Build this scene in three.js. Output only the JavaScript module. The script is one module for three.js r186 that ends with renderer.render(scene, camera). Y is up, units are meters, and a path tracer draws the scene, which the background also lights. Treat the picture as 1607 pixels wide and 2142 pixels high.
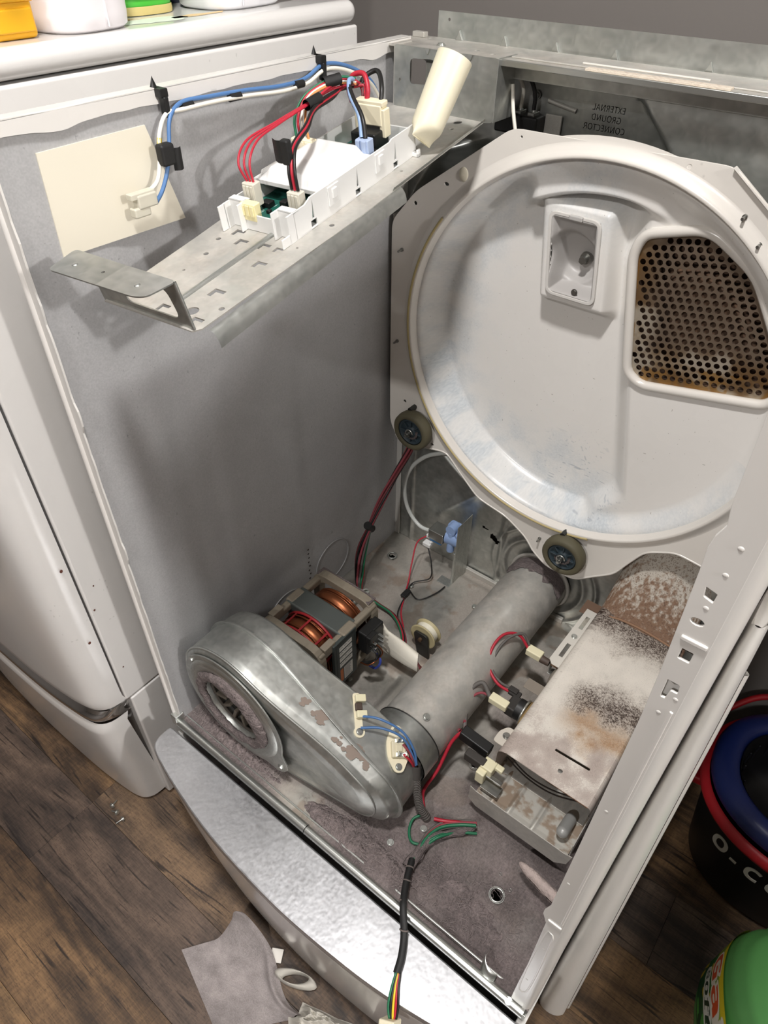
import * as THREE from 'three';
import { RoundedBoxGeometry } from 'three/addons/geometries/RoundedBoxGeometry.js';
import { RectAreaLightUniformsLib } from 'three/addons/lights/RectAreaLightUniformsLib.js';
import { mergeGeometries, toCreasedNormals } from 'three/addons/utils/BufferGeometryUtils.js';
import { FontLoader } from 'three/addons/loaders/FontLoader.js';
import { TextGeometry } from 'three/addons/geometries/TextGeometry.js';

// ---------------------------------------------------------------- camera, light, exposure
// Working frame: metres, origin at the dryer's front-left base corner, x right, y up, z towards the viewer.
const FLOOR = -0.345, CEIL = 2.09, WALLZ = -0.80;
const scene = new THREE.Scene();
const camera = new THREE.PerspectiveCamera(72.51, 1607 / 2142, 0.02, 20);
camera.position.set(0.6791, 1.0883, 0.3081);
camera.rotation.order = 'YXZ';
camera.rotation.set(-0.73287, 0.65677, 0.01155);
scene.add(camera);
const renderer = new THREE.WebGLRenderer({ antialias: true });
renderer.toneMapping = THREE.LinearToneMapping;
renderer.toneMappingExposure = 1.27;
renderer.shadowMap.enabled = true;
RectAreaLightUniformsLib.init();
scene.background = new THREE.Color(0x000000);
const LAMPS = [[0.56, 1.85, 560], [0.44, 0.22, 420]];   // x, z, radiance of the recessed ceiling lamps
const GLOBE = [3.05, 1.93, 0.17, 9.5];   // x, y, z, candela of the globe lamp on the ceiling to the right
const LAMP_SIZE = 0.12, LAMP_TINT = 0xfdfaf8;

// ---------------------------------------------------------------- helpers
let seed = 7;
const rnd = () => { seed = (seed * 1664525 + 1013904223) >>> 0; return seed / 4294967296; };
const V = (x, y, z) => new THREE.Vector3(x, y, z);
const cl = (v, a = 0, b = 1) => v < a ? a : v > b ? b : v;
const sm = (a, b, v) => { const t = cl((v - a) / (b - a)); return t * t * (3 - 2 * t); };
const mix = (a, b, t) => a + (b - a) * t;
function h2(x, y, s) { let n = Math.imul(x, 374761393) + Math.imul(y, 668265263) + Math.imul(s, 1274126177); n = Math.imul(n ^ (n >>> 13), 1274126177); return ((n ^ (n >>> 16)) >>> 0) / 4294967296; }
function vn(x, y, s = 1) {
  const xi = Math.floor(x), yi = Math.floor(y), fx = x - xi, fy = y - yi, u = fx * fx * (3 - 2 * fx), v = fy * fy * (3 - 2 * fy);
  return mix(mix(h2(xi, yi, s), h2(xi + 1, yi, s), u), mix(h2(xi, yi + 1, s), h2(xi + 1, yi + 1, s), u), v);
}
function fbm(x, y, s = 1, o = 4) { let a = 0.5, r = 0, t = 0; for (let i = 0; i < o; i++) { r += a * vn(x, y, s + i * 17); t += a; x *= 2.03; y *= 2.03; a *= 0.5; } return r / t; }
// texture from a function of (u, v) in 0..1; v = 0 at the bottom
function tex(w, h, fn, srgb = true, rep) {
  const d = new Uint8Array(w * h * 4);
  for (let j = 0; j < h; j++) for (let i = 0; i < w; i++) {
    const c = fn((i + 0.5) / w, (j + 0.5) / h), k = (j * w + i) * 4;
    if (typeof c === 'number') { d[k] = d[k + 1] = d[k + 2] = cl(c, 0, 255); } else { d[k] = cl(c[0], 0, 255); d[k + 1] = cl(c[1], 0, 255); d[k + 2] = cl(c[2], 0, 255); }
    d[k + 3] = 255;
  }
  const t = new THREE.DataTexture(d, w, h, THREE.RGBAFormat);
  t.magFilter = t.minFilter = THREE.LinearFilter; t.wrapS = t.wrapT = THREE.RepeatWrapping;
  if (srgb) t.colorSpace = THREE.SRGBColorSpace;
  if (rep) t.repeat.set(rep[0], rep[1]);
  t.needsUpdate = true; return t;
}
function canvasTex(w, h, draw) {
  const c = document.createElement('canvas'); c.width = w; c.height = h;
  draw(c.getContext('2d'), w, h);
  const t = new THREE.CanvasTexture(c); t.colorSpace = THREE.SRGBColorSpace; return t;
}
const mixc = (a, b, t) => [mix(a[0], b[0], t), mix(a[1], b[1], t), mix(a[2], b[2], t)];
const M = (color, roughness = 0.5, metalness = 0, extra = {}) => new THREE.MeshStandardMaterial({ color, roughness, metalness, side: THREE.DoubleSide, ...extra });
const P = (color, roughness, metalness, extra) => new THREE.MeshPhysicalMaterial({ color, roughness, metalness, side: THREE.DoubleSide, ...extra });

const used = {};
function numbered(n) { const k = used[n] = (used[n] || 0) + 1; return k === 1 ? n : n + '_' + String(k - 1).padStart(3, '0'); }
function shadows(o) { o.castShadow = o.receiveShadow = true; return o; }
function mesh(name, geo, mat, parent, label) {
  const g = Array.isArray(geo) ? merge(geo) : geo;
  const o = shadows(new THREE.Mesh(g, mat)); o.name = name; parent.add(o);
  if (label) o.userData.label = label;
  return o;
}
function merge(list) {
  return mergeGeometries(list.map(g => { const q = g.index ? g.toNonIndexed() : g.clone(); for (const k of Object.keys(q.attributes)) if (!['position', 'normal', 'uv'].includes(k)) q.deleteAttribute(k); if (!q.attributes.uv) q.setAttribute('uv', new THREE.BufferAttribute(new Float32Array(q.attributes.position.count * 2), 2)); return q; }));
}
function thing(name, label, category, group, pos = [0, 0, 0], ry = 0) {
  const o = new THREE.Group(); o.name = numbered(name); o.position.set(...pos); o.rotation.y = ry; scene.add(o);
  o.userData = { label, category }; if (group) o.userData.group = group; return o;
}
function single(name, geo, mat, label, category, group) {
  const o = mesh(numbered(name), geo, mat, scene); o.userData = { label, category }; if (group) o.userData.group = group; return o;
}
function part(name, parent, label) { const o = new THREE.Group(); o.name = name; parent.add(o); if (label) o.userData.label = label; return o; }
function struct(name, geo, mat, parent = scene) { const o = mesh(name, geo, mat, parent); if (parent === scene) o.userData.kind = 'structure'; return o; }
const at = (g, x, y, z, rx = 0, ry = 0, rz = 0) => { if (rx) g.rotateX(rx); if (ry) g.rotateY(ry); if (rz) g.rotateZ(rz); return g.translate(x, y, z); };
// rounded box from its centre
const rb = (w, h, d, x, y, z, r = 0.002, s = 2) => new RoundedBoxGeometry(w, h, d, s, Math.min(r, w / 2.01, h / 2.01, d / 2.01)).translate(x, y, z);
// rounded box from its extents
const rx = (x0, x1, y0, y1, z0, z1, r = 0.0015) => rb(x1 - x0, y1 - y0, z1 - z0, (x0 + x1) / 2, (y0 + y1) / 2, (z0 + z1) / 2, r);
const cyl = (r0, r1, h, x, y, z, axis = 'y', seg = 24) => { const g = new THREE.CylinderGeometry(r0, r1, h, seg); if (axis === 'z') g.rotateX(Math.PI / 2); if (axis === 'x') g.rotateZ(-Math.PI / 2); return g.translate(x, y, z); };
const tube = (pts, r, seg = 40, rs = 8, closed = false) => new THREE.TubeGeometry(new THREE.CatmullRomCurve3(pts.map(p => V(...p)), closed, 'centripetal'), seg, r, rs, closed);
function shape(pts, holes = []) {
  const s = new THREE.Shape(pts.map(p => new THREE.Vector2(p[0], p[1])));
  for (const h of holes) s.holes.push(new THREE.Path(h.map(p => new THREE.Vector2(p[0], p[1]))));
  return s;
}
const ext = (s, d, bevel = 0, seg = 12) => new THREE.ExtrudeGeometry(s, { depth: d, bevelEnabled: bevel > 0, bevelSize: bevel, bevelThickness: bevel, bevelSegments: 2, curveSegments: seg });
const circlePts = (x, y, r, n = 16, ryy = r) => Array.from({ length: n }, (_, i) => [x + r * Math.cos(i / n * 2 * Math.PI), y + ryy * Math.sin(i / n * 2 * Math.PI)]);
const rectPts = (x0, y0, x1, y1) => [[x0, y0], [x1, y0], [x1, y1], [x0, y1]];
// polygon with rounded corners
function roundPoly(pts, r, n = 5) {
  const out = [], N = pts.length;
  for (let i = 0; i < N; i++) {
    const p = pts[i], a = pts[(i + N - 1) % N], b = pts[(i + 1) % N];
    const da = Math.hypot(a[0] - p[0], a[1] - p[1]), db = Math.hypot(b[0] - p[0], b[1] - p[1]), q = Math.min(r, da * 0.45, db * 0.45);
    const A = [p[0] + (a[0] - p[0]) / da * q, p[1] + (a[1] - p[1]) / da * q], B = [p[0] + (b[0] - p[0]) / db * q, p[1] + (b[1] - p[1]) / db * q];
    for (let k = 0; k <= n; k++) { const t = k / n; out.push([(1 - t) * (1 - t) * A[0] + 2 * t * (1 - t) * p[0] + t * t * B[0], (1 - t) * (1 - t) * A[1] + 2 * t * (1 - t) * p[1] + t * t * B[1]]); }
  }
  return out;
}
const rrect = (x0, y0, x1, y1, r, n = 4) => roundPoly(rectPts(x0, y0, x1, y1), r, n);
function inside(x, y, poly) { let c = false; for (let i = 0, j = poly.length - 1; i < poly.length; j = i++) { const [xi, yi] = poly[i], [xj, yj] = poly[j]; if ((yi > y) !== (yj > y) && x < (xj - xi) * (y - yi) / (yj - yi) + xi) c = !c; } return c; }
// parametric grid; fn(u, v) -> [x, y, z, (uvx, uvy)]; skip(x, y, z) drops quads
function grid(nu, nv, fn, skip) {
  const pos = [], uv = [], idx = [], pts = [];
  for (let j = 0; j <= nv; j++) for (let i = 0; i <= nu; i++) { const p = fn(i / nu, j / nv); pts.push(p); pos.push(p[0], p[1], p[2]); uv.push(p.length > 3 ? p[3] : i / nu, p.length > 3 ? p[4] : j / nv); }
  for (let j = 0; j < nv; j++) for (let i = 0; i < nu; i++) {
    const a = j * (nu + 1) + i, b = a + 1, c = a + nu + 1, d = c + 1;
    if (skip && skip((pts[a][0] + pts[d][0]) / 2, (pts[a][1] + pts[d][1]) / 2, (pts[a][2] + pts[d][2]) / 2)) continue;
    idx.push(a, b, d, a, d, c);
  }
  const g = new THREE.BufferGeometry();
  g.setAttribute('position', new THREE.Float32BufferAttribute(pos, 3)); g.setAttribute('uv', new THREE.Float32BufferAttribute(uv, 2));
  g.setIndex(idx); g.computeVertexNormals(); return g;
}
// uv in metres, chosen by face normal
function metreUV(g0, s = 1) {
  const g = g0.index ? g0.toNonIndexed() : g0, p = g.attributes.position, n = g.attributes.normal, uv = new Float32Array(p.count * 2);
  for (let i = 0; i < p.count; i += 3) {
    let nx = 0, ny = 0, nz = 0; for (let k = 0; k < 3; k++) { nx += Math.abs(n.getX(i + k)); ny += Math.abs(n.getY(i + k)); nz += Math.abs(n.getZ(i + k)); }
    for (let k = 0; k < 3; k++) {
      const X = p.getX(i + k), Y = p.getY(i + k), Z = p.getZ(i + k);
      const [a, b] = ny >= nx && ny >= nz ? [X, Z] : nx >= nz ? [Z, Y] : [X, Y];
      uv[(i + k) * 2] = a * s; uv[(i + k) * 2 + 1] = b * s;
    }
  }
  g.setAttribute('uv', new THREE.BufferAttribute(uv, 2)); return g;
}
const screwGeo = (() => merge([cyl(0.0042, 0.0046, 0.0028, 0, 0.0014, 0, 'y', 6), cyl(0.006, 0.006, 0.0008, 0, 0.0004, 0, 'y', 16)]))();
function screw(parent, x, y, z, dir = [0, 1, 0], mat = MAT.zinc, s = 1) {
  const o = mesh('screw', screwGeo, mat, parent); o.position.set(x, y, z); o.scale.setScalar(s);
  o.quaternion.setFromUnitVectors(V(0, 1, 0), V(...dir).normalize()); return o;
}
function wire(parent, mat, pts, r = 0.0016, name = 'wire') { return mesh(name, tube(pts, r, Math.max(16, pts.length * 8), 7), mat, parent); }

// ---------------------------------------------------------------- materials
const spangle = (u, v, s) => { const a = vn(u * 90, v * 90, s), b = vn(u * 220 + a * 3, v * 220, s + 3), c = fbm(u * 14, v * 14, s + 5, 5); return a * 0.25 + b * 0.25 + c * 0.5; };
const galvT = tex(512, 512, (u, v) => { const k = spangle(u, v, 3); return [150 + k * 70, 153 + k * 68, 150 + k * 66]; });
const galvR = tex(512, 512, (u, v) => { const k = spangle(u, v, 13); return [0, 62 + k * 84, 205 + k * 50]; }, false);
const dustT = tex(512, 512, (u, v) => { const k = spangle(u, v, 23), d = fbm(u * 60, v * 60, 71, 4), f = vn(u * 420, v * 420, 8), p = sm(0.5, 0.7, fbm(u * 22, v * 22, 72, 4)); return mixc([180 + k * 36, 180 + k * 35, 175 + k * 34], [172 + f * 26, 166 + f * 24, 157 + f * 24], cl(d * 0.7 + p * 0.25)); });
const dustR = tex(512, 512, (u, v) => { const d = fbm(u * 60, v * 60, 71, 4); return [0, 92 + d * 80, 165 - d * 90]; }, false);
const peel = tex(256, 256, (u, v) => 90 + 110 * fbm(u * 60, v * 60, 5, 2) + 30 * vn(u * 256, v * 256, 6), false);
const speck = tex(1024, 1024, (u, v) => { const f = vn(u * 512, v * 512, 9), g = fbm(u * 20, v * 20, 4, 4), d = vn(u * 260, v * 260, 31) > 0.95 && g > 0.58 ? 30 : 0; const k = 186 + f * 14 + g * 10 - d; return [k, k * 1.0, k * 1.005]; });
const grimeW = tex(512, 512, (u, v) => { const g = fbm(u * 6, v * 6, 14, 5), k = 236 + g * 9, d = vn(u * 190, v * 190, 19) > 0.965 && g > 0.58 ? 26 : 0; return [k - d, k - d - 1, k - d - 3]; });
const lintN = tex(512, 512, (u, v) => 60 + 150 * fbm(u * 50, v * 50, 41, 4) + 40 * vn(u * 300, v * 90, 3), false);
const lintT = tex(512, 512, (u, v) => { const a = fbm(u * 24, v * 24, 51, 4), f = vn(u * 340, v * 120, 52), g = vn(u * 120, v * 340, 53); const k = 84 + a * 54 + f * 26 + g * 26; return [k * 0.84, k * 0.765, k * 0.755]; });
const MAT = {
  galv: M(0xffffff, 1, 1, { map: galvT, roughnessMap: galvR, metalnessMap: galvR }),
  dusty: M(0xffffff, 1, 1, { map: dustT, roughnessMap: dustR, metalnessMap: dustR }),
  zinc: M(0xc8cac6, 0.32, 0.95),
  steel: M(0x9c9c98, 0.35, 0.95),
  darksteel: M(0x4a4a48, 0.45, 0.8),
  chrome: M(0xd8d8d8, 0.12, 1),
  inner: M(0xe2e2e2, 0.48, 0.2, { map: speck, bumpMap: peel, bumpScale: 0.0003 }),
  white: P(0xe9e7e4, 0.3, 0, { map: grimeW, clearcoat: 0.4, clearcoatRoughness: 0.25 }),
  washer: P(0xe6e5e4, 0.25, 0, { clearcoat: 0.6, clearcoatRoughness: 0.12, map: grimeW }),
  plastic: M(0xe0e0de, 0.42),
  cream: M(0xe9e0c4, 0.5),
  nylon: M(0xe6dfbd, 0.45),
  clear: M(0xece6d2, 0.35, 0, { transparent: false }),
  black: M(0x141414, 0.45),
  tape: M(0x161616, 0.6),
  red: M(0xb02436, 0.42), blue: M(0x4f76a8, 0.42), bluelight: M(0x8ea8cc, 0.45), green: M(0x1f6b4a, 0.45), whitewire: M(0xe8e4d8, 0.45), orange: M(0xd08a50, 0.45), yellow: M(0xe2c630, 0.45), greywire: M(0x5e5a56, 0.6), dustred: M(0x8e3f48, 0.75), blackwire: M(0x1b1a1a, 0.42), brownwire: M(0x6a2c30, 0.5),
  rubber: M(0x57523f, 0.7), hub: M(0x2c3940, 0.55),
  lint: M(0xffffff, 1, 0, { map: lintT, bumpMap: lintN, bumpScale: 0.004 }),
  copper: M(0x8f5638, 0.38, 0.85),
};

// ---------------------------------------------------------------- the room
const X0 = -1.75, X1 = 3.6, Z1 = 3.3;
const paintT = tex(256, 256, (u, v) => 100 + 100 * fbm(u * 40, v * 40, 61, 3), false, [2, 2]);
const wallM = M(0x75706c, 0.8, 0, { bumpMap: paintT, bumpScale: 0.0006 });
const ceilM = M(0xe9e6e1, 0.9);
struct('wall_back', rx(X0 - 0.1, X1 + 0.1, FLOOR - 0.05, CEIL + 0.05, WALLZ - 0.1, WALLZ, 0.001), wallM);
struct('wall_left', rx(X0 - 0.1, X0, FLOOR - 0.05, CEIL + 0.05, WALLZ, Z1, 0.001), wallM);
struct('wall_right', rx(X1, X1 + 0.1, FLOOR - 0.05, CEIL + 0.05, WALLZ, Z1, 0.001), wallM);
struct('wall_front', rx(X0 - 0.1, X1 + 0.1, FLOOR - 0.05, CEIL + 0.05, Z1, Z1 + 0.1, 0.001), wallM);
struct('ceiling', rx(X0 - 0.1, X1 + 0.1, CEIL, CEIL + 0.08, WALLZ - 0.1, Z1 + 0.1, 0.001), ceilM);
const floor = new THREE.Group(); floor.name = 'floor'; floor.userData.kind = 'structure'; scene.add(floor);
mesh('subfloor', rx(X0 - 0.1, X1 + 0.1, FLOOR - 0.06, FLOOR - 0.006, WALLZ - 0.1, Z1 + 0.1, 0.001), M(0x1c1713, 0.9), floor);
// vinyl planks: wood print in seven tones, every plank its own mesh
const tones = [[[134, 106, 80], [54, 44, 38]], [[144, 113, 80], [61, 48, 38]], [[120, 101, 85], [52, 45, 41]], [[136, 111, 86], [58, 48, 42]], [[110, 92, 79], [47, 40, 37]], [[148, 117, 82], [63, 50, 39]], [[124, 101, 83], [51, 43, 38]]];
const plankM = tones.map(([a, b], k) => {
  const s = 200 + k * 31;
  const t = tex(1024, 160, (u, v) => {
    const x = u * 10, y = v * 1.3;
    const warp = fbm(x * 0.35, y * 1.1, s, 3) * 3.2, knot = Math.exp(-(((u - 0.3 - 0.4 * h2(k, 3, 9)) * 9) ** 2 + ((v - 0.5) * 2.4) ** 2));
    const ring = 0.5 + 0.5 * Math.sin((y * 4.2 + warp * 2.6 + knot * 4.5) * 3.1);
    const fine = vn(x * 9, y * 90, s + 4), pore = vn(x * 26, y * 190, s + 6), blot = fbm(x * 0.6, y * 1.6, s + 8, 4), saw = vn(x * 60 + y * 3, y * 4, s + 11);
    let c = mixc(b, a, cl(0.02 + 0.30 * ring + 0.62 * sm(0.28, 0.72, blot) + (fine - 0.5) * 0.36 + (saw - 0.5) * 0.20));
    const crack = sm(0.82, 0.95, vn(x * 1.7, y * 46 + warp * 5, s + 15));
    return mixc(c, [28, 22, 20], cl(crack * 0.7 + (pore > 0.8 ? 0.25 : 0)));
  });
  const bp = tex(512, 128, (u, v) => 100 + 90 * vn(u * 90, v * 110, s + 4) + 50 * vn(u * 260, v * 200, s + 6), false);
  return M(0xffffff, 0.55, 0, { map: t, bumpMap: bp, bumpScale: 0.0006 });
});
const PL = 1.22, PW = 0.145;
const plankG = new RoundedBoxGeometry(PL - 0.0005, 0.006, PW - 0.0005, 1, 0.0004);
{ // top-face uv across the whole plank
  const p = plankG.attributes.position, uv = plankG.attributes.uv; for (let i = 0; i < p.count; i++) uv.setXY(i, p.getX(i) / PL + 0.5, p.getZ(i) / PW + 0.5);
}
let pn = 0;
for (let k = -7; k <= 22; k++) {
  const zc = 0.142 + PW * (k + 0.5); if (zc < WALLZ - 0.05 || zc > Z1 + 0.05) continue;
  let joint = k === 0 ? -0.21 : k === -4 ? 0.82 : k === -3 ? 0.28 : k === 1 ? 0.34 : X0 + h2(k + 20, 5, 77) * PL;
  while (joint > X0) joint -= PL;
  for (let x = joint; x < X1; x += PL) {
    const o = mesh(pn ? 'plank_' + String(pn).padStart(3, '0') : 'plank', plankG, plankM[Math.floor(h2(k + 9, Math.round(x * 10), 5) * 7) % 7], floor); pn++;
    o.position.set(x + PL / 2, FLOOR - 0.003, zc); if (h2(k, pn, 8) > 0.5) o.rotation.y = Math.PI;
  }
}
// recessed ceiling lamps
LAMPS.forEach(([x, z, L], i) => {
  const t = thing('ceiling_lamp', ['round recessed ceiling lamp in front of the dryer', 'round recessed ceiling lamp right above the opened dryer'][i], 'lamp', null, [x, CEIL, z]);
  mesh('trim_ring', new THREE.LatheGeometry([[0.07, -0.001], [0.075, -0.006], [0.092, -0.004], [0.095, 0]].map(p => new THREE.Vector2(...p)), 40), MAT.plastic, t);
  mesh('diffuser', cyl(0.07, 0.07, 0.002, 0, -0.002, 0, 'y', 40), M(0xffffff, 0.6, 0, { emissive: LAMP_TINT, emissiveIntensity: 12 }), t);
  const l = new THREE.RectAreaLight(LAMP_TINT, L, LAMP_SIZE, LAMP_SIZE); l.position.set(0, -0.008, 0); l.rotation.x = -Math.PI / 2; t.add(l);
});
{ // tall cabinet added out of frame on the right: it keeps the globe lamp's light off the floor beside the dryer
  const t = thing('added_shade_cabinet', 'tall white cabinet added out of view to block the globe lamp light', 'cabinet', null, [1.62, FLOOR, -0.42]);
  const cm = M(0xd9d5ce, 0.5);
  mesh('carcass', rx(-0.22, 0.22, 0.06, 1.56, -0.36, 0.34, 0.003), cm, t); mesh('plinth', rx(-0.20, 0.20, 0, 0.06, -0.36, 0.32, 0.002), M(0x6a6660, 0.7), t); mesh('top_board', rx(-0.23, 0.23, 1.56, 1.585, -0.37, 0.36, 0.003), cm, t);
  for (const s of [-1, 1]) { const d = mesh('door', rx(s < 0 ? -0.216 : 0.003, s < 0 ? -0.003 : 0.216, 0.07, 1.55, 0.341, 0.359, 0.002), cm, t); mesh('knob', new THREE.SphereGeometry(0.014, 16, 12).translate(s * 0.03, 0.8, 0.374), MAT.zinc, d); }
}
{ // globe lamp on the ceiling further right
  const [gx, gy, gz, cd] = GLOBE, t = thing('globe_lamp', 'round white glass globe lamp on the ceiling to the right of the dryer', 'lamp', null, [gx, gy, gz]);
  mesh('globe', new THREE.SphereGeometry(0.075, 32, 20), M(0xffffff, 0.5, 0, { emissive: LAMP_TINT, emissiveIntensity: 8 }), t);
  mesh('ceiling_rose', [cyl(0.05, 0.06, 0.03, 0, CEIL - gy - 0.016, 0, 'y', 30), cyl(0.02, 0.02, CEIL - gy - 0.09, 0, (CEIL - gy) / 2 + 0.03, 0, 'y', 20)], MAT.zinc, t);
  const l = new THREE.PointLight(LAMP_TINT, cd, 0, 2); l.castShadow = true; l.shadow.radius = 3; t.add(l);
}

// ================================================================ the opened dryer
const W = 0.686, H = 0.93, D = 0.617;
const dryer = thing('clothes_dryer', 'opened white clothes dryer without front and top, its lint-covered insides bare', 'dryer');

// ---- left side panel, bare grey inside
const leftPanel = part('side_panel', dryer, 'grey inner face of the side panel with a cream patch');
const emboss = (z, y) => { const a = sm(-0.56, -0.52, z) * (1 - sm(-0.13, -0.09, z)), b = sm(0.1, 0.15, y) * (1 - sm(0.80, 0.86, y)); const a2 = sm(-0.36, -0.33, z) * (1 - sm(-0.19, -0.165, z)), b2 = sm(0.12, 0.2, y) * (1 - sm(0.5, 0.62, y)); return -0.004 * a * b + 0.0025 * a2 * b2 + 0.0016 * (fbm(z * 5, y * 5, 4, 2) - 0.5); };
mesh('inner_sheet', grid(90, 110, (u, v) => { const z = -D + u * D, y = -0.01 + v * (H + 0.01); return [emboss(z, y), y, z, u * 0.9, v * 1.3]; }), MAT.inner, leftPanel);
mesh('outer_sheet', rx(-0.014, -0.0125, -0.01, H, -D, 0, 0.0005), MAT.white, leftPanel);
{ // front edge return, chipped and uneven
  const l = [], r = []; for (let i = 0; i <= 90; i++) { const y = -0.01 + i / 90 * (H + 0.006); r.push([0.0035 + 0.003 * (vn(y * 60, 1, 3) - 0.5) + (vn(y * 22, 4, 6) > 0.8 ? 0.003 : 0), y]); l.unshift([-0.0135 + 0.0006 * vn(y * 30, 3, 8), y]); }
  mesh('front_edge', ext(shape([...r, ...l]), 0.0022), MAT.white, leftPanel).position.z = -0.001;
  mesh('edge_roll', tube([[-0.011, -0.01, 0.0015], [-0.011, 0.3, 0.0015], [-0.011, 0.6, 0.0015], [-0.011, H, 0.0015]], 0.0035, 40, 10), MAT.white, leftPanel);
}
{ // top lip
  const a = [], b = []; for (let i = 0; i <= 90; i++) { const z = -D + i / 90 * (D + 0.004); const dent = Math.exp(-(((z + 0.075) / 0.022) ** 2)) * 0.003 + Math.exp(-(((z + 0.54) / 0.02) ** 2)) * 0.003; a.push([z, H - 0.010 + 0.0022 * (vn(z * 55, 2, 8) - 0.5) - dent * 1.5]); b.unshift([z, H + 0.004 - dent * 0.6]); }
  const g = ext(shape([...a, ...b]), 0.002); g.rotateY(-Math.PI / 2); mesh('top_lip', g, MAT.white, leftPanel).position.x = 0.003;
  mesh('top_fold', rx(-0.014, 0.003, H + 0.0015, H + 0.004, -D, 0.003, 0.001), MAT.white, leftPanel);
}
{ // cream patch stuck on the sheet
  const pts = [[-0.043, 0.902], [-0.165, 0.904], [-0.195, 0.804], [-0.040, 0.806]];
  const g = ext(shape(pts), 0.0016); g.rotateY(-Math.PI / 2); // (z,y) -> x
  mesh('sound_pad', g, M(0xe2dccb, 0.32), leftPanel, 'cream rectangular sound-deadening patch').position.x = 0.0015;
}
for (const [z, y, r] of [[-0.405, 0.075, 0.048], [-0.27, 0.04, 0.05]]) mesh('knockout_ring', new THREE.TorusGeometry(r, 0.0013, 6, 48).rotateY(Math.PI / 2).translate(0.0005, y, z), MAT.inner, leftPanel);
for (let i = 0; i < 12; i++) mesh('soot_spot', cyl(0.0022 - 0.001 * rnd(), 0.0022, 0.0006, emboss(-0.335, 0.1) + 0.0005, 0.155 - i * 0.011, -0.34 + 0.002 * Math.sin(i * 3), 'x', 8), M(0x453d38, 0.9), leftPanel);

// ---- right side panel with its front flange
const rightPanel = part('side_panel', dryer, 'white side panel seen on its punched front flange');
mesh('sheet', rx(W, W + 0.0016, -0.01, H, -D, -0.009, 0.0006), MAT.white, rightPanel);
mesh('inner_sheet', rx(W - 0.004, W - 0.003, 0, H, -D, -0.004, 0.0004), MAT.inner, rightPanel);
{
  const inner = [[0.661, 0.012], [0.661, 0.049], [0.662, 0.16], [0.661, 0.29], [0.655, 0.306], [0.6548, 0.315], [0.6585, 0.333], [0.659, 0.45], [0.6595, 0.58], [0.66, 0.677], [0.659, 0.733], [0.6575, 0.775], [0.6560, 0.817], [0.655, 0.834], [0.656, 0.843], [0.659, 0.852], [0.657, 0.865], [0.655, 0.915], [0.655, H]];
  const outline = [[W - 0.0085, 0.012], [W - 0.0085, H], ...inner.slice().reverse()];
  const holes = [roundPoly([[0.6617, 0.8095], [0.6690, 0.8075], [0.6687, 0.7995], [0.6625, 0.8015]], 0.001, 2), circlePts(0.6655, 0.782, 0.0043, 12, 0.0032), roundPoly([[0.6640, 0.7575], [0.6715, 0.7575], [0.6715, 0.7475], [0.6640, 0.7475]], 0.001, 2), roundPoly([[0.6642, 0.7265], [0.6725, 0.7265], [0.6735, 0.7175], [0.6690, 0.7175], [0.6680, 0.708], [0.6645, 0.708]], 0.001, 2)];
  mesh('front_flange', ext(shape(outline, holes), 0.0012, 0.0004), MAT.white, rightPanel);
  mesh('flange_bend', grid(10, 30, (u, v) => { const a = u * Math.PI / 2; return [W - 0.009 + 0.0105 * Math.sin(a), mix(0.008, H, v), -0.009 + 0.0105 * Math.cos(a)]; }), MAT.white, rightPanel);
  mesh('stiffening_rib', rx(0.6735, 0.6760, 0.31, 0.70, 0.0005, 0.0026, 0.001), MAT.white, rightPanel);
  mesh('stiffening_rib', rx(0.661, 0.6765, 0.298, 0.3035, 0.0005, 0.0032, 0.0014), MAT.white, rightPanel);
  mesh('stiffening_rib', rx(0.661, 0.6765, 0.764, 0.768, 0.0005, 0.003, 0.0014), MAT.white, rightPanel);
  mesh('pressed_frame', tube([[0.664, 0.07, 0.0016], [0.665, 0.262, 0.0016], [0.6675, 0.278, 0.0016], [0.6725, 0.272, 0.0016], [0.6735, 0.25, 0.0016], [0.6735, 0.075, 0.0016], [0.6705, 0.062, 0.0016], [0.666, 0.06, 0.0016]], 0.0011, 60, 6, true), MAT.white, rightPanel);
  for (const [x, y] of [[0.6665, 0.7945], [0.668, 0.822], [0.668, 0.693], [0.666, 0.55], [0.664, 0.40], [0.669, 0.842], [0.668, 0.11], [0.67, 0.225], [0.6735, 0.7125]]) mesh('dimple', new THREE.SphereGeometry(0.002, 10, 8).scale(1, 1, 0.6).translate(x, y, 0.001), MAT.white, rightPanel);
  screw(rightPanel, 0.669, 0.7225, -0.004, [0, 0, 1], MAT.steel, 0.55);
  mesh('backing_tab', rx(0.661, 0.6745, 0.70, 0.73, -0.006, -0.0045, 0.0005), MAT.white, rightPanel);
  mesh('backing_tab', rx(0.661, 0.674, 0.741, 0.764, -0.014, -0.0125, 0.0005), M(0x3a302a, 0.8), rightPanel);
}

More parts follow.
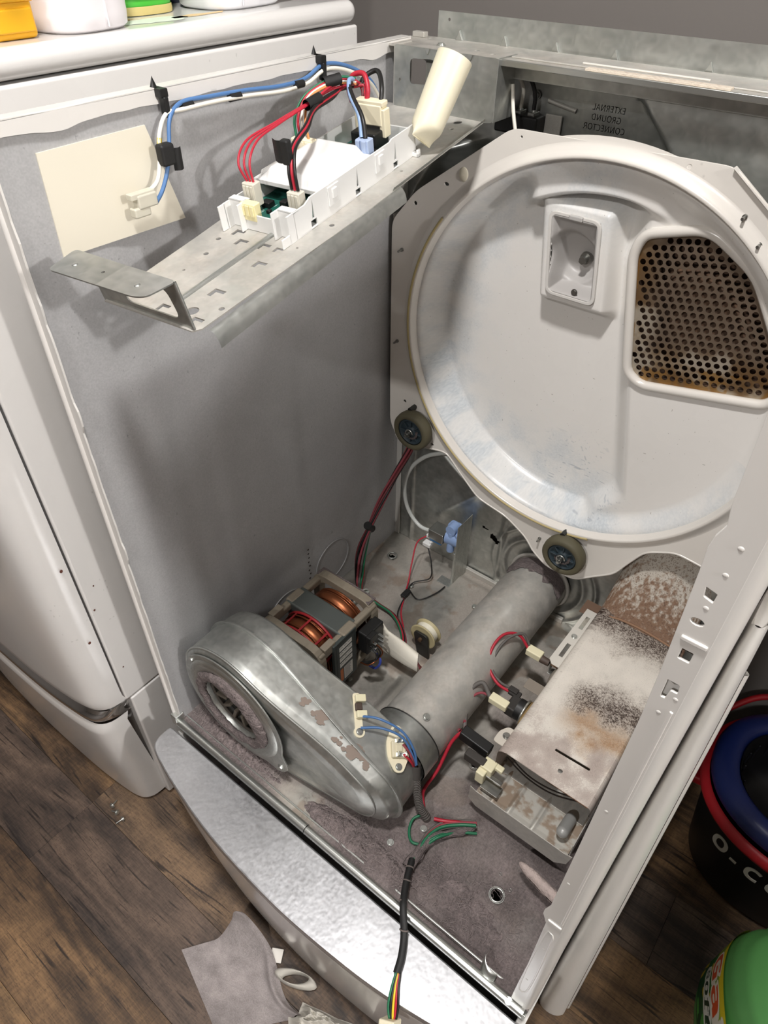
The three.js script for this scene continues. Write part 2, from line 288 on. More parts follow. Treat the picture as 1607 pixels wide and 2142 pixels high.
// ---- base pan: pressed steel sheet under dust and lint
function lintAt(x, z) { // how much lint lies at a spot, 0..1
  const n = fbm(x * 14, z * 14, 301, 4);
  let m = sm(-0.30, -0.06, z + (n - 0.5) * 0.16);
  m = Math.max(m, 0.85 * sm(0.42, 0.5, x + (n - 0.5) * 0.1) * sm(-0.62, -0.4, z));
  const bare = Math.exp(-(((x - 0.262) / 0.055) ** 2) - (((z + 0.022) / 0.03) ** 2));
  return cl(m * (0.72 + 0.56 * n) - bare * 1.5);
}
function baseH(x, z) {
  let y = 0;
  const pad = sm(0.13, 0.145, x) * (1 - sm(0.272, 0.288, x)) * sm(-0.335, -0.32, z) * (1 - sm(-0.16, -0.14, z)); y += 0.006 * pad;
  const pad2 = sm(0.155, 0.165, x) * (1 - sm(0.245, 0.255, x)) * sm(-0.31, -0.30, z) * (1 - sm(-0.16, -0.14, z)); y -= 0.004 * pad2;
  const step = sm(0.10, 0.16, x - (z + 0.6) * 0.12) * (1 - sm(0.44, 0.46, x)) * sm(-0.6, -0.58, z) * (1 - sm(-0.36, -0.34, z)); y += 0.007 * step;
  const d = Math.hypot((x - 0.555), (z + 0.06) * 1.15); y -= 0.010 * (1 - sm(0.075, 0.105, d)); y += 0.004 * Math.exp(-(((d - 0.125) / 0.014) ** 2));
  y += 0.006 * Math.exp(-(((x - 0.475 - (z + 0.2) * 0.15) / 0.012) ** 2)) * sm(-0.32, -0.27, z) * (1 - sm(-0.12, -0.08, z));
  return y;
}
{
  const bt = tex(1024, 1024, (u, v) => {
    const x = u * W, z = -D + v * D, L = lintAt(x, z), k = spangle(x * 1.3, z * 1.3, 81), f = vn(u * 640, v * 220, 82), g = vn(u * 230, v * 640, 83), a = fbm(x * 30, z * 30, 84, 4);
    const rust = sm(0.62, 0.72, fbm(x * 22 + 5, z * 22, 85, 4)), film = sm(0.34, 0.66, fbm(x * 11, z * 11, 86, 5));
    let c = [160 + k * 46, 158 + k * 45, 151 + k * 44];
    c = mixc(c, [146 + f * 22, 137 + f * 20, 128 + f * 20], film * 0.6);
    c = mixc(c, [132, 106, 86], rust * 0.3);
    const kk = 74 + a * 54 + f * 26 + g * 26;
    return mixc(c, [kk * 0.84, kk * 0.765, kk * 0.755], L);
  });
  const br = tex(512, 512, (u, v) => { const x = u * W, z = -D + v * D, L = lintAt(x, z), film = sm(0.34, 0.66, fbm(x * 11, z * 11, 86, 5)); return [0, mix(105 + film * 70, 250, L), mix(200 - film * 120, 0, L)]; }, false);
  const bb = tex(1024, 1024, (u, v) => { const x = u * W, z = -D + v * D, L = lintAt(x, z); return 60 + L * (40 + 110 * fbm(x * 60, z * 60, 87, 4) + 40 * vn(u * 500, v * 300, 88)); }, false);
  const basePan = part('base_pan', dryer, 'pressed steel base pan covered in grey-brown lint and dust');
  mesh('pan', grid(170, 150, (u, v) => { const x = u * W, z = -D + v * D, L = lintAt(x, z); return [x, baseH(x, z) + L * 0.006 * fbm(x * 38, z * 38, 302, 4), z, u, v]; }, (x, y, z) => [[0.580, -0.100, 0.0085], [0.447, -0.245, 0.0045], [0.045, -0.545, 0.0075]].some(h => Math.hypot(x - h[0], z - h[1]) < h[2])), M(0xffffff, 1, 1, { map: bt, roughnessMap: br, metalnessMap: br, bumpMap: bb, bumpScale: 0.003 }), basePan);
  mesh('pan_rim', ext(shape(rectPts(0, 0, W, D), [rectPts(0.03, 0.03, W - 0.03, D - 0.03)]), 0.006).rotateX(-Math.PI / 2).translate(0, -0.02, 0), MAT.galv, basePan);
  // rolled front rail in two lengths, with the channel behind it
  mesh('front_rail', tube([[0.002, 0.004, 0.004], [0.2, 0.004, 0.004], [0.3, 0.004, 0.004]], 0.0075, 12, 16), MAT.zinc, basePan);
  mesh('front_rail', tube([[0.301, 0.0035, 0.0045], [0.5, 0.0035, 0.0045], [W - 0.004, 0.0035, 0.0045]], 0.0070, 12, 16), MAT.zinc, basePan);
  mesh('rail_channel', rx(0.0, W, -0.004, 0.004, -0.0135, -0.011, 0.0006), MAT.zinc, basePan);
  mesh('front_skirt', rx(0, W, -0.022, 0.0, 0.004, 0.0055, 0.0005), MAT.zinc, basePan);
  mesh('rail_end', rx(-0.012, 0.004, -0.006, 0.022, -0.008, 0.01, 0.002), MAT.zinc, basePan);
  screw(basePan, 0.66, 0.009, 0.006, [0, 1, 0.2], MAT.zinc, 0.8);
  for (const x of [0.08, 0.31, 0.56]) screw(basePan, x, -0.007, 0.0058, [0, 0, 1], MAT.darksteel, 0.8);
  // punched holes with bright burrs
  for (const [x, z, r] of [[0.580, -0.100, 0.0085], [0.447, -0.245, 0.0045], [0.421, -0.131, 0.003], [0.437, -0.124, 0.003], [0.569, -0.128, 0.0018], [0.592, -0.118, 0.0018], [0.045, -0.545, 0.0075]]) {
    const y = baseH(x, z) + 0.0048;
    if (r > 0.004) mesh('hole_collar', ext(shape(circlePts(x, -z, r + 0.0035, 24), [circlePts(x, -z, r, 24)]), 0.001).rotateX(-Math.PI / 2).translate(0, y - 0.0004, 0), MAT.zinc, basePan);
    mesh('hole_rim', new THREE.TorusGeometry(r * 1.12, r * 0.16, 6, 22).rotateX(Math.PI / 2).translate(x, y + 0.0006, z), MAT.zinc, basePan);
  }
  for (const [x, z] of [[0.443, -0.107], [0.178, -0.245], [0.13, -0.50], [0.265, -0.53], [0.415, -0.06]]) screw(basePan, x, baseH(x, z) + 0.004, z, [0, 1, 0], MAT.zinc, 0.9);
  mesh('torn_tab', grid(14, 8, (u, v) => { const a = u * 2.4; return [0.625 + 0.016 * Math.cos(a + 1), 0.004 + 0.014 * Math.sin(v * 1.6) + 0.004 * u, -0.012 + 0.016 * Math.sin(a + 1) - 0.01 * v]; }), MAT.zinc, basePan);
  // corner reinforcement under the left front corner and pressed ridges
  mesh('lower_slide_strip', rx(0.128, 0.134, 0.004, 0.012, -0.30, -0.16, 0.001), MAT.zinc, basePan);
}

// ---- back panel
const CX = 0.345, CY = 0.555, CR = 0.292;
{
  const back = part('back_panel', dryer, 'galvanised pressed back panel behind the drum wall');
  const zf = (x, y) => {
    const r = Math.hypot(x - CX, y - CY);
    let z = -D - 0.048 * (1 - sm(0.345, 0.375, r));                                   // bulge round the drum wall
    if (y > 0.78) { const s = 0.382 - 0.045 * sm(0.84, 0.905, y); z = mix(z, mix(-0.66, -0.605, sm(s - 0.012, s + 0.02, x)), sm(0.80, 0.82, y)); z = mix(z, -0.606, sm(0.898, 0.915, y + 0.01 * sm(0.3, 0.36, x))); }
    z += 0.006 * Math.exp(-((((x - 0.16) * 0.75 + (y - 0.175) * -0.66) / 0.011) ** 2)) * sm(0.1, 0.13, x) * (1 - sm(0.205, 0.22, x)) * (y < 0.3 ? 1 : 0);
    z += 0.005 * Math.exp(-(((x - 0.262) / 0.005) ** 2)) * (1 - sm(0.16, 0.2, y)) ;
    const rr = Math.hypot(x - 0.357, y - 0.09); z += 0.004 * Math.exp(-(((rr - 0.085) / 0.006) ** 2)) + 0.003 * Math.exp(-(((rr - 0.11) / 0.004) ** 2));
    z += 0.004 * Math.exp(-(((x - 0.042) / 0.004) ** 2)) * (1 - sm(0.26, 0.3, y));
    return z;
  };
  const slots = [[0.245, 0.122, 0.011, 0.006, 0.4], [0.222, 0.137, 0.008, 0.002, 0.15], [0.318, 0.118, 0.005, 0.005, 0.6]];   // punched through: x, y, half sizes, turn
  mesh('sheet', grid(240, 330, (u, v) => { const x = u * W, y = v * H; return [x, y, zf(x, y), x, y]; }, (x, y) => slots.some(([sx, sy, w, h, r]) => { const a = (x - sx) * Math.cos(r) - (y - sy) * Math.sin(r), b = (x - sx) * Math.sin(r) + (y - sy) * Math.cos(r); return Math.abs(a) < w && Math.abs(b) < h; })), MAT.galv, back);
  mesh('corner_strip', rx(0.0, 0.012, 0, 0.34, -D + 0.001, -D + 0.004, 0.001), M(0xc9c7c2, 0.5, 0.2), back);
  mesh('bottom_ledge', rx(0.19, 0.42, 0.0, 0.012, -D + 0.002, -D + 0.010, 0.001), MAT.dusty, back);
  // upright flange along the top edge and the shelf in front of it
  mesh('top_flange', metreUV(ext(shape([[0.022, 0.918], [W, 0.918], [W, 0.963], [0.022, 0.961]], [circlePts(0.04, 0.952, 0.002, 8)]), 0.0012)), MAT.galv, back).position.z = -0.655;
  for (const x of [0.06, 0.13, 0.205, 0.285, 0.40]) mesh('flange_tab', ext(shape([[x - 0.005, 0.931], [x + 0.005, 0.931], [x, 0.941]]), 0.003, 0.0006), MAT.zinc, back).position.z = -0.653;
  const shelf = part('top_rail', dryer, 'dusty galvanised rail along the back with paper sticker');
  mesh('rail', metreUV(ext(shape([[-0.012, 0.567], [W, 0.567], [W, 0.655], [-0.012, 0.655]], [[0.02, 0.64], [0.15, 0.59], [0.12, 0.60]].map(([a, b]) => circlePts(a, b, 0.004, 12))), 0.002).rotateX(-Math.PI / 2).translate(0, 0.9285, 0)), MAT.dusty, shelf);
  mesh('rail_step', metreUV(rx(0.18, W, 0.9305, 0.9325, -0.645, -0.585, 0.0008)), MAT.dusty, shelf);
  mesh('rail_drop', metreUV(rx(0.175, W, 0.905, 0.9300, -0.6055, -0.604, 0.0006)), MAT.galv, shelf);
  mesh('rail_front_edge', rx(0.175, W, 0.924, 0.931, -0.569, -0.5665, 0.001), MAT.zinc, shelf);
  const stickT = canvasTex(512, 48, (c, w, h) => { c.fillStyle = '#d8cdbd'; c.fillRect(0, 0, w, h); for (let i = 0; i < 160; i++) { c.fillStyle = ['#a98a7c', '#c2b2a0', '#8d7a6d'][i % 3]; c.fillRect(h2(i, 1, 3) * w, h2(i, 2, 3) * h, 14 * h2(i, 3, 3) + 3, 2); } });
  mesh('sticker', rx(0.285, 0.45, 0.9306, 0.9331, -0.583, -0.571, 0.0004), M(0xffffff, 0.7, 0, { map: stickT }), shelf, 'faded paper strip sticker');
  mesh('trim_strip', rx(0.27, 0.42, 0.9325, 0.9345, -0.598, -0.5945, 0.0008), M(0xd8d4cc, 0.5), shelf);
  screw(shelf, 0.065, 0.9306, -0.60, [0, 1, 0], MAT.zinc, 1.0);
  mesh('rail_tab', rx(-0.008, 0.012, 0.9305, 0.937, -0.645, -0.635, 0.001), MAT.dusty, shelf);
  // sheet-metal corner bracket in front of the rail
  const cb = part('corner_bracket', dryer, 'galvanised corner bracket with square cut-out');
  const face = ext(shape(roundPoly([[0.018, 0.845], [0.176, 0.862], [0.176, 0.932], [0.018, 0.932]], 0.003, 2), [roundPoly([[0.044, 0.890], [0.088, 0.893], [0.088, 0.917], [0.079, 0.921], [0.044, 0.919]], 0.006, 4), circlePts(0.028, 0.893, 0.002, 8)]), 0.0013);
  mesh('face', metreUV(face), MAT.galv, cb).position.z = -0.562;
  mesh('side_wing', metreUV(rx(0.1755, 0.177, 0.862, 0.932, -0.606, -0.561, 0.0006)), MAT.galv, cb);
  mesh('left_wing', metreUV(rx(0.0165, 0.018, 0.72, 0.932, -0.6, -0.561, 0.0006)), MAT.dusty, cb);
  for (const x of [0.072, 0.137]) mesh('fold_notch', ext(shape([[x - 0.003, 0.932], [x + 0.003, 0.932], [x, 0.926]]), 0.002, 0.0004), MAT.zinc, cb).position.z = -0.561;
  // terminal block seen in the dark gap behind the drum wall
  const tb = part('terminal_block', dryer, 'black terminal block with three leads');
  mesh('block', rx(0.140, 0.204, 0.836, 0.860, -0.655, -0.628, 0.003), MAT.black, tb);
  for (let i = 0; i < 3; i++) { mesh('terminal', rx(0.146 + i * 0.02, 0.156 + i * 0.02, 0.857, 0.864, -0.65, -0.634, 0.001), MAT.steel, tb); screw(tb, 0.151 + i * 0.02, 0.864, -0.642, [0, 1, 0], MAT.zinc, 0.7); }
  wire(tb, MAT.red, [[0.151, 0.866, -0.642], [0.150, 0.885, -0.636], [0.158, 0.905, -0.62], [0.17, 0.90, -0.608]], 0.0028);
  wire(tb, MAT.whitewire, [[0.171, 0.866, -0.642], [0.174, 0.888, -0.638], [0.170, 0.902, -0.63], [0.160, 0.915, -0.61]], 0.0026);
  wire(tb, MAT.blackwire, [[0.191, 0.866, -0.642], [0.191, 0.884, -0.64], [0.183, 0.903, -0.634], [0.165, 0.918, -0.61]], 0.0028);
  wire(tb, MAT.whitewire, [[0.178, 0.90, -0.60], [0.187, 0.87, -0.594], [0.198, 0.838, -0.592]], 0.0024);
  mesh('bracket_plate', rx(0.204, 0.228, 0.832, 0.862, -0.655, -0.652, 0.001), MAT.dusty, back);
  mesh('pressed_rib', tube([[0.202, 0.876, -0.659], [0.225, 0.872, -0.659], [0.244, 0.869, -0.659]], 0.003, 12, 8), MAT.dusty, back);
  screw(back, 0.184, 0.880, -0.658, [0, 0, 1], MAT.steel, 1);
  // raised lettering of the sheet, read from the other side
  const font = await new FontLoader().loadAsync('fonts/droid/droid_sans_regular.typeface.json');
  ['EXTERNAL', 'GROUND', 'CONNECTOR'].forEach((w, i) => {
    const g = new TextGeometry(w, { font, size: 0.0072, depth: 0.0005, curveSegments: 3 }); g.computeBoundingBox(); const cx = (g.boundingBox.max.x + g.boundingBox.min.x) / 2;
    g.translate(-cx, 0, 0); g.scale(-1, 1, 1);
    mesh('pressed_lettering', g, MAT.dusty, back).position.set(0.287 - i * 0.001, 0.874 - i * 0.0115, -0.6605);
  });
}

// ---- rear drum wall (bulkhead)
const BZ = -0.575;
{
  const wall = part('drum_wall', dryer, 'white enamelled round drum back wall with worn bluish bottom');
  const out = roundPoly([[0.009, 0.70], [0.010, 0.45], [0.012, 0.327], [0.033, 0.291], [0.09, 0.302], [0.142, 0.314], [0.180, 0.278], [0.218, 0.245], [0.281, 0.233], [0.325, 0.208], [0.345, 0.183], [0.375, 0.165], [0.43, 0.166], [0.459, 0.193], [0.492, 0.222], [0.506, 0.254], [0.527, 0.296], [0.57, 0.322], [0.62, 0.318], [0.676, 0.29], [0.676, 0.72], [0.58, 0.795], [0.522, 0.832], [0.480, 0.8615], [0.2, 0.858], [0.052, 0.752]], 0.014, 4);
  const enamel = P(0xf0ece6, 0.28, 0, { map: grimeW, clearcoat: 0.5, clearcoatRoughness: 0.2 });
  mesh('plate', metreUV(ext(shape(out, [circlePts(CX, CY, CR + 0.004, 96), circlePts(0.052, 0.735, 0.0035, 10), circlePts(0.105, 0.772, 0.0045, 10, 0.003), circlePts(0.430, 0.8535, 0.0030, 10), circlePts(0.214, 0.85, 0.002, 8), circlePts(0.556, 0.334, 0.0028, 8), circlePts(0.045, 0.385, 0.0035, 10), circlePts(0.11, 0.317, 0.0045, 10, 0.003)]), 0.0014, 0.0004)), enamel, wall).position.z = BZ;
  // edge turned back along the lower outline
  const low = out.filter(p => p[1] < 0.33 && p[0] > 0.02 && p[0] < 0.66).sort((a, b) => 0);
  mesh('turned_edge', grid(low.length - 1, 1, (u, v) => { const p = low[Math.round(u * (low.length - 1))]; return [p[0], p[1], BZ - v * 0.018]; }), enamel, wall);
  mesh('edge_bead', tube(low.map(p => [p[0], p[1], BZ + 0.0008]), 0.0022, 200, 6), enamel, wall);
  mesh('upper_left_fold', grid(1, 12, (u, v) => [0.01 + u * 0.0, 0.34 + v * 0.37, BZ - u * 0.02]), enamel, wall);
  // rolled rim round the opening
  const prof = [[CR + 0.022, 0.0012], [CR + 0.014, 0.002], [CR + 0.007, 0.0055], [CR + 0.002, 0.0090], [CR - 0.001, 0.0095], [CR - 0.003, 0.008], [CR - 0.005, 0.000], [CR - 0.008, -0.010]];
  const rim = new THREE.LatheGeometry(new THREE.SplineCurve(prof.map(p => new THREE.Vector2(...p))).getPoints(28), 140); rim.rotateX(Math.PI / 2); rim.translate(CX, CY, BZ);
  mesh('rim', rim, enamel, wall);
  // worn felt and glue line, yellowed, on the left and lower rim
  const arc = []; for (let i = 0; i <= 60; i++) { const a = Math.PI * (0.80 + 0.80 * i / 60); arc.push([CX + (CR + 0.002) * Math.cos(a), CY + (CR + 0.002) * Math.sin(a), BZ + 0.0093]); }
  mesh('glue_line', tube(arc, 0.0022, 160, 6), M(0xb8a878, 0.6), wall, 'yellowed glue line');
  // pressed dish with the raised heater side and the lamp pad
  const grille = roundPoly([[0.384, 0.735], [0.392, 0.763], [0.468, 0.786], [0.535, 0.748], [0.585, 0.675], [0.612, 0.612], [0.600, 0.592], [0.440, 0.561], [0.416, 0.574]], 0.022, 6);
  const lamp = [0.303, 0.708];
  const lcf = rrect(-0.0375, -0.056, 0.0375, 0.056, 0.012, 5), lci = rrect(-0.0345, -0.053, 0.0345, 0.053, 0.010, 5), sk = ([a, b]) => [lamp[0] - b * 0.12 + a, lamp[1] + b];
  const dishZ = (x, y) => {
    const r = Math.hypot(x - CX, y - CY);
    const floorZ = BZ - 0.058 + 0.006 * fbm(x * 4, y * 4, 9, 2);
    const edge = 0.366 + (0.752 - y) * 0.205 - 0.05 * (1 - sm(0.30, 0.37, y)) + 0.02 * sm(0.7, 0.8, y);
    let z = mix(floorZ, BZ - 0.022, sm(edge - 0.016, edge + 0.022, x));
    z = mix(z, BZ - 0.014, sm(0.232, 0.246, r) * sm(0.72, 0.76, y) * sm(0.2, 0.24, x) * (1 - sm(0.40, 0.43, x)));
    const lx = Math.abs(x - lamp[0] - (lamp[1] - y) * 0.12), ly = Math.abs(y - lamp[1]);
    z = Math.max(z, mix(floorZ, BZ - 0.024, (1 - sm(0.046, 0.064, lx)) * (1 - sm(0.062, 0.084, ly))));
    return mix(z, BZ - 0.004, sm(CR - 0.040, CR - 0.008, r) ** 1.4);
  };
  const wearT = tex(1024, 1024, (u, v) => {
    const x = CX + (u - 0.5) * 2 * CR, y = CY + (v - 0.5) * 2 * CR, n = fbm(x * 9, y * 9, 91, 5), r = Math.hypot(x - CX, y - CY);
    let c = [232 + n * 10, 229 + n * 10, 224 + n * 10];
    const edge = 0.366 + (0.752 - y) * 0.205;
    const worn = cl(sm(0.12, 0.26, r + (n - 0.5) * 0.22) * (1 - sm(edge - 0.03, edge + 0.03, x + (n - 0.5) * 0.05)) * 0.62 + sm(0.245, 0.27, r + (n - 0.5) * 0.03) * (y < 0.5 ? 0.55 : 0));
    c = mixc(c, [196 + 22 * vn(u * 300, v * 300, 94), 203 + 20 * vn(u * 300, v * 300, 94), 208 + 18 * vn(u * 300, v * 300, 94)], worn * (0.35 + 0.6 * sm(0.3, 0.7, fbm(x * 40, y * 40, 92, 4))));
    const sc = sm(0.80, 0.9, vn(x * 60 + 26 * fbm(x * 12, y * 12, 95, 2), y * 340, 96)) * sm(0.13, 0.03, Math.hypot(x - 0.37, y - 0.325));
    c = mixc(c, [150, 158, 168], sc * 0.45);
    if (vn(u * 210, v * 210, 97) > 0.985) c = mixc(c, [80, 70, 62], 0.5);
    return c;
  });
  const dish = grid(360, 130, (u, v) => { const a = u * 2 * Math.PI, r = Math.pow(v, 0.85) * (CR - 0.004), x = CX + r * Math.cos(a), y = CY + r * Math.sin(a); return [x, y, dishZ(x, y), 0.5 + (x - CX) / (2 * CR), 0.5 + (y - CY) / (2 * CR)]; }, (x, y) => inside(x, y, grille) || inside(x, y, lci.map(sk)));
  mesh('dish', dish, P(0xffffff, 0.3, 0, { map: wearT, clearcoat: 0.45, clearcoatRoughness: 0.25 }), wall);
  // drum lamp cover: a scooped plastic pocket with bulb socket
  const lc = mesh('lamp_cover', grid(44, 60, (u, v) => {
    const a = (u - 0.5) * 0.072, b = (v - 0.5) * 0.108, sx = lamp[0] - b * 0.12 + a, sy = lamp[1] + b, e = Math.min(0.5 - Math.abs(u - 0.5), (0.5 - Math.abs(v - 0.5)) * 1.5);
    const bowl = 1 - sm(0.024, 0.036, Math.hypot(a + 0.006, (b + 0.004) * 0.9));
    const scoop = sm(0.03, 0.16, e) * (0.012 + 0.016 * sm(0.9, 0.25, v)) + bowl * 0.016 + sm(0.62, 0.9, u) * sm(0.1, 0.25, e) * 0.004;
    return [sx, sy, BZ - 0.0225 + 0.004 * sm(0, 0.04, e) - scoop];
  }), M(0xb7b4b1, 0.42), wall, 'light grey moulded drum lamp pocket');
  mesh('lamp_frame', ext(shape(lcf.map(sk), [lci.map(sk)]), 0.003, 0.0006), M(0xd9d6d1, 0.4), wall).position.z = BZ - 0.0225;
  mesh('lamp_socket', [cyl(0.008, 0.010, 0.012, 0.309, 0.700, BZ - 0.058, 'z', 20), cyl(0.0055, 0.0055, 0.012, 0.309, 0.700, BZ - 0.048, 'z', 6)], MAT.steel, wall, 'metal bulb socket');
  mesh('lamp_clip', rb(0.02, 0.007, 0.005, lamp[0] - 0.004, lamp[1] + 0.054, BZ - 0.018, 0.002), M(0xb9b7b4, 0.4), wall);
  screw(wall, 0.315, 0.663, BZ - 0.022, [0, 0, 1], MAT.steel, 0.8);
  // perforated vent grille in its rolled frame
  const vg = part('vent_grille', dryer, 'perforated metal hot-air grille stained brown');
  const frame = grille.map(p => [p[0], p[1], BZ - 0.0215]);
  mesh('grille_frame', new THREE.TubeGeometry(new THREE.CatmullRomCurve3(frame.map(p => V(...p)), true), 200, 0.0068, 10, true), enamel, vg);
  const gc = [0.495, 0.665], holes = [], shrink = grille.map(p => [mix(p[0], gc[0], 0.09), mix(p[1], gc[1], 0.09)]);
  const st = 0.0108; let row = 0;
  const sl = 0.19; // rows follow the lower edge of the opening
  for (let y = 0.50; y < 0.83; y += st * 0.866, row++) for (let x = 0.36 + (row % 2 ? st / 2 : 0); x < 0.64; x += st) { const yy = y + (x - 0.43) * sl; if (inside(x, yy, shrink)) holes.push(circlePts(x, yy, 0.0040, 9)); }
  const burnT = tex(512, 512, (u, v) => { // u,v over 0.36..0.64 x 0.53..0.81
    const x = 0.36 + u * 0.28, y = 0.53 + v * 0.28, n = fbm(x * 26, y * 26, 111, 5), low = 0.563 + (x - 0.43) * sl;
    const d = Math.min(y - low, (x - 0.395) * 1.1 + (y - 0.57) * 0.2);
    let c = mixc([186, 176, 160], [120, 92, 60], sm(0.30, 0.62, n));
    c = mixc(c, [112 + n * 24, 98 + n * 22, 84 + n * 20], sm(0.03, 0.075, d + (n - 0.5) * 0.05));
    if (d < 0.03) c = mixc(c, [150, 108, 52], sm(0.5, 0.6, fbm(x * 50, y * 50, 112, 3)) * 0.7);
    return c;
  });
  const pl = ext(shape(grille.map(p => [mix(p[0], gc[0], 0.01), mix(p[1], gc[1], 0.01)]), holes), 0.001); { const p = pl.attributes.position, uv = pl.attributes.uv; for (let i = 0; i < p.count; i++) uv.setXY(i, (p.getX(i) - 0.36) / 0.28, (p.getY(i) - 0.53) / 0.28); }
  mesh('perforated_plate', pl, M(0xffffff, 0.42, 0.55, { map: burnT }), vg).position.z = BZ - 0.0255;
  const browns = tex(256, 256, (u, v) => { const n = fbm(u * 18, v * 18, 121, 5); return [58 + n * 60, 44 + n * 46, 34 + n * 36]; });
  mesh('air_box', grid(grille.length, 24, (u, v) => { const p = grille[Math.round(u * grille.length) % grille.length], k = 0.02 + 0.98 * sm(0.15, 1, v), x = mix(p[0], gc[0], k), y = mix(p[1], gc[1], k); return [x, y, BZ - 0.027 - 0.048 * sm(0.0, 0.25, v) + 0.040 * sm(0.36, 0.62, v), x * 4, y * 4]; }), M(0xffffff, 0.9, 0, { map: browns }), vg);
  // studs and screws on the plate
  for (const [x, y] of [[0.03, 0.66], [0.025, 0.5], [0.352, 0.222], [0.505, 0.815], [0.53, 0.79]]) mesh('stud', [cyl(0.0018, 0.0018, 0.012, x, y, BZ + 0.007, 'z', 8), cyl(0.003, 0.003, 0.003, x, y, BZ + 0.003, 'z', 10)], MAT.steel, wall);
  mesh('button_plug', new THREE.SphereGeometry(0.010, 20, 12, 0, Math.PI * 2, 0, Math.PI / 2).rotateX(Math.PI / 2).scale(0.8, 1, 0.35).translate(0.132, 0.79, BZ + 0.001), M(0xe8e2cf, 0.4), wall, 'cream round plug button');
  mesh('corner_flange', grid(12, 2, (u, v) => [mix(0.478, 0.60, u), mix(0.862, 0.776, u), BZ - 0.004 + 0.012 * v]), enamel, wall);
  // rollers
  const tyre = new THREE.LatheGeometry([[0.027, -0.011], [0.034, -0.012], [0.0375, -0.008], [0.0385, 0], [0.0375, 0.008], [0.034, 0.012], [0.0275, 0.0115], [0.026, 0.008], [0.026, -0.008]].map(p => new THREE.Vector2(...p)), 48).rotateX(Math.PI / 2);
  const hubG = merge([new THREE.LatheGeometry([[0.006, 0.009], [0.010, 0.009], [0.0105, 0.0045], [0.021, 0.0045], [0.0225, 0.009], [0.0262, 0.009], [0.0262, -0.009], [0.006, -0.009]].map(p => new THREE.Vector2(...p)), 40).rotateX(Math.PI / 2), ...Array.from({ length: 8 }, (_, i) => rb(0.012, 0.002, 0.006, 0.016, 0, 0.006, 0.0006).rotateZ(i * Math.PI / 4))]);
  for (const [x, y] of [[0.080, 0.347], [0.408, 0.231]]) {
    const r = part('drum_roller', dryer, 'grey rubber drum roller with dark plastic hub'); r.position.set(x, y, BZ + 0.022);
    mesh('tyre', tyre, MAT.rubber, r); mesh('hub', hubG, MAT.hub, r);
    mesh('shaft', [cyl(0.0045, 0.0045, 0.032, 0, 0, 0.004, 'z', 16), cyl(0.003, 0.003, 0.006, 0, 0, 0.0215, 'z', 12)], MAT.steel, r);
    mesh('retaining_clip', [new THREE.TorusGeometry(0.007, 0.0013, 6, 20, 5).translate(0, 0, 0.0125), cyl(0.0085, 0.0085, 0.001, 0, 0, 0.0105, 'z', 3)], MAT.zinc, r);
    mesh('hub_lint', new THREE.TorusGeometry(0.013, 0.0028, 6, 24, 3).rotateZ(3.6).translate(0, 0, 0.007), MAT.lint, r);
    mesh('axle_pin', cyl(0.0045, 0.0045, 0.02, -0.012, 0.036, -0.014, 'z', 12), MAT.darksteel, r);
  }
}

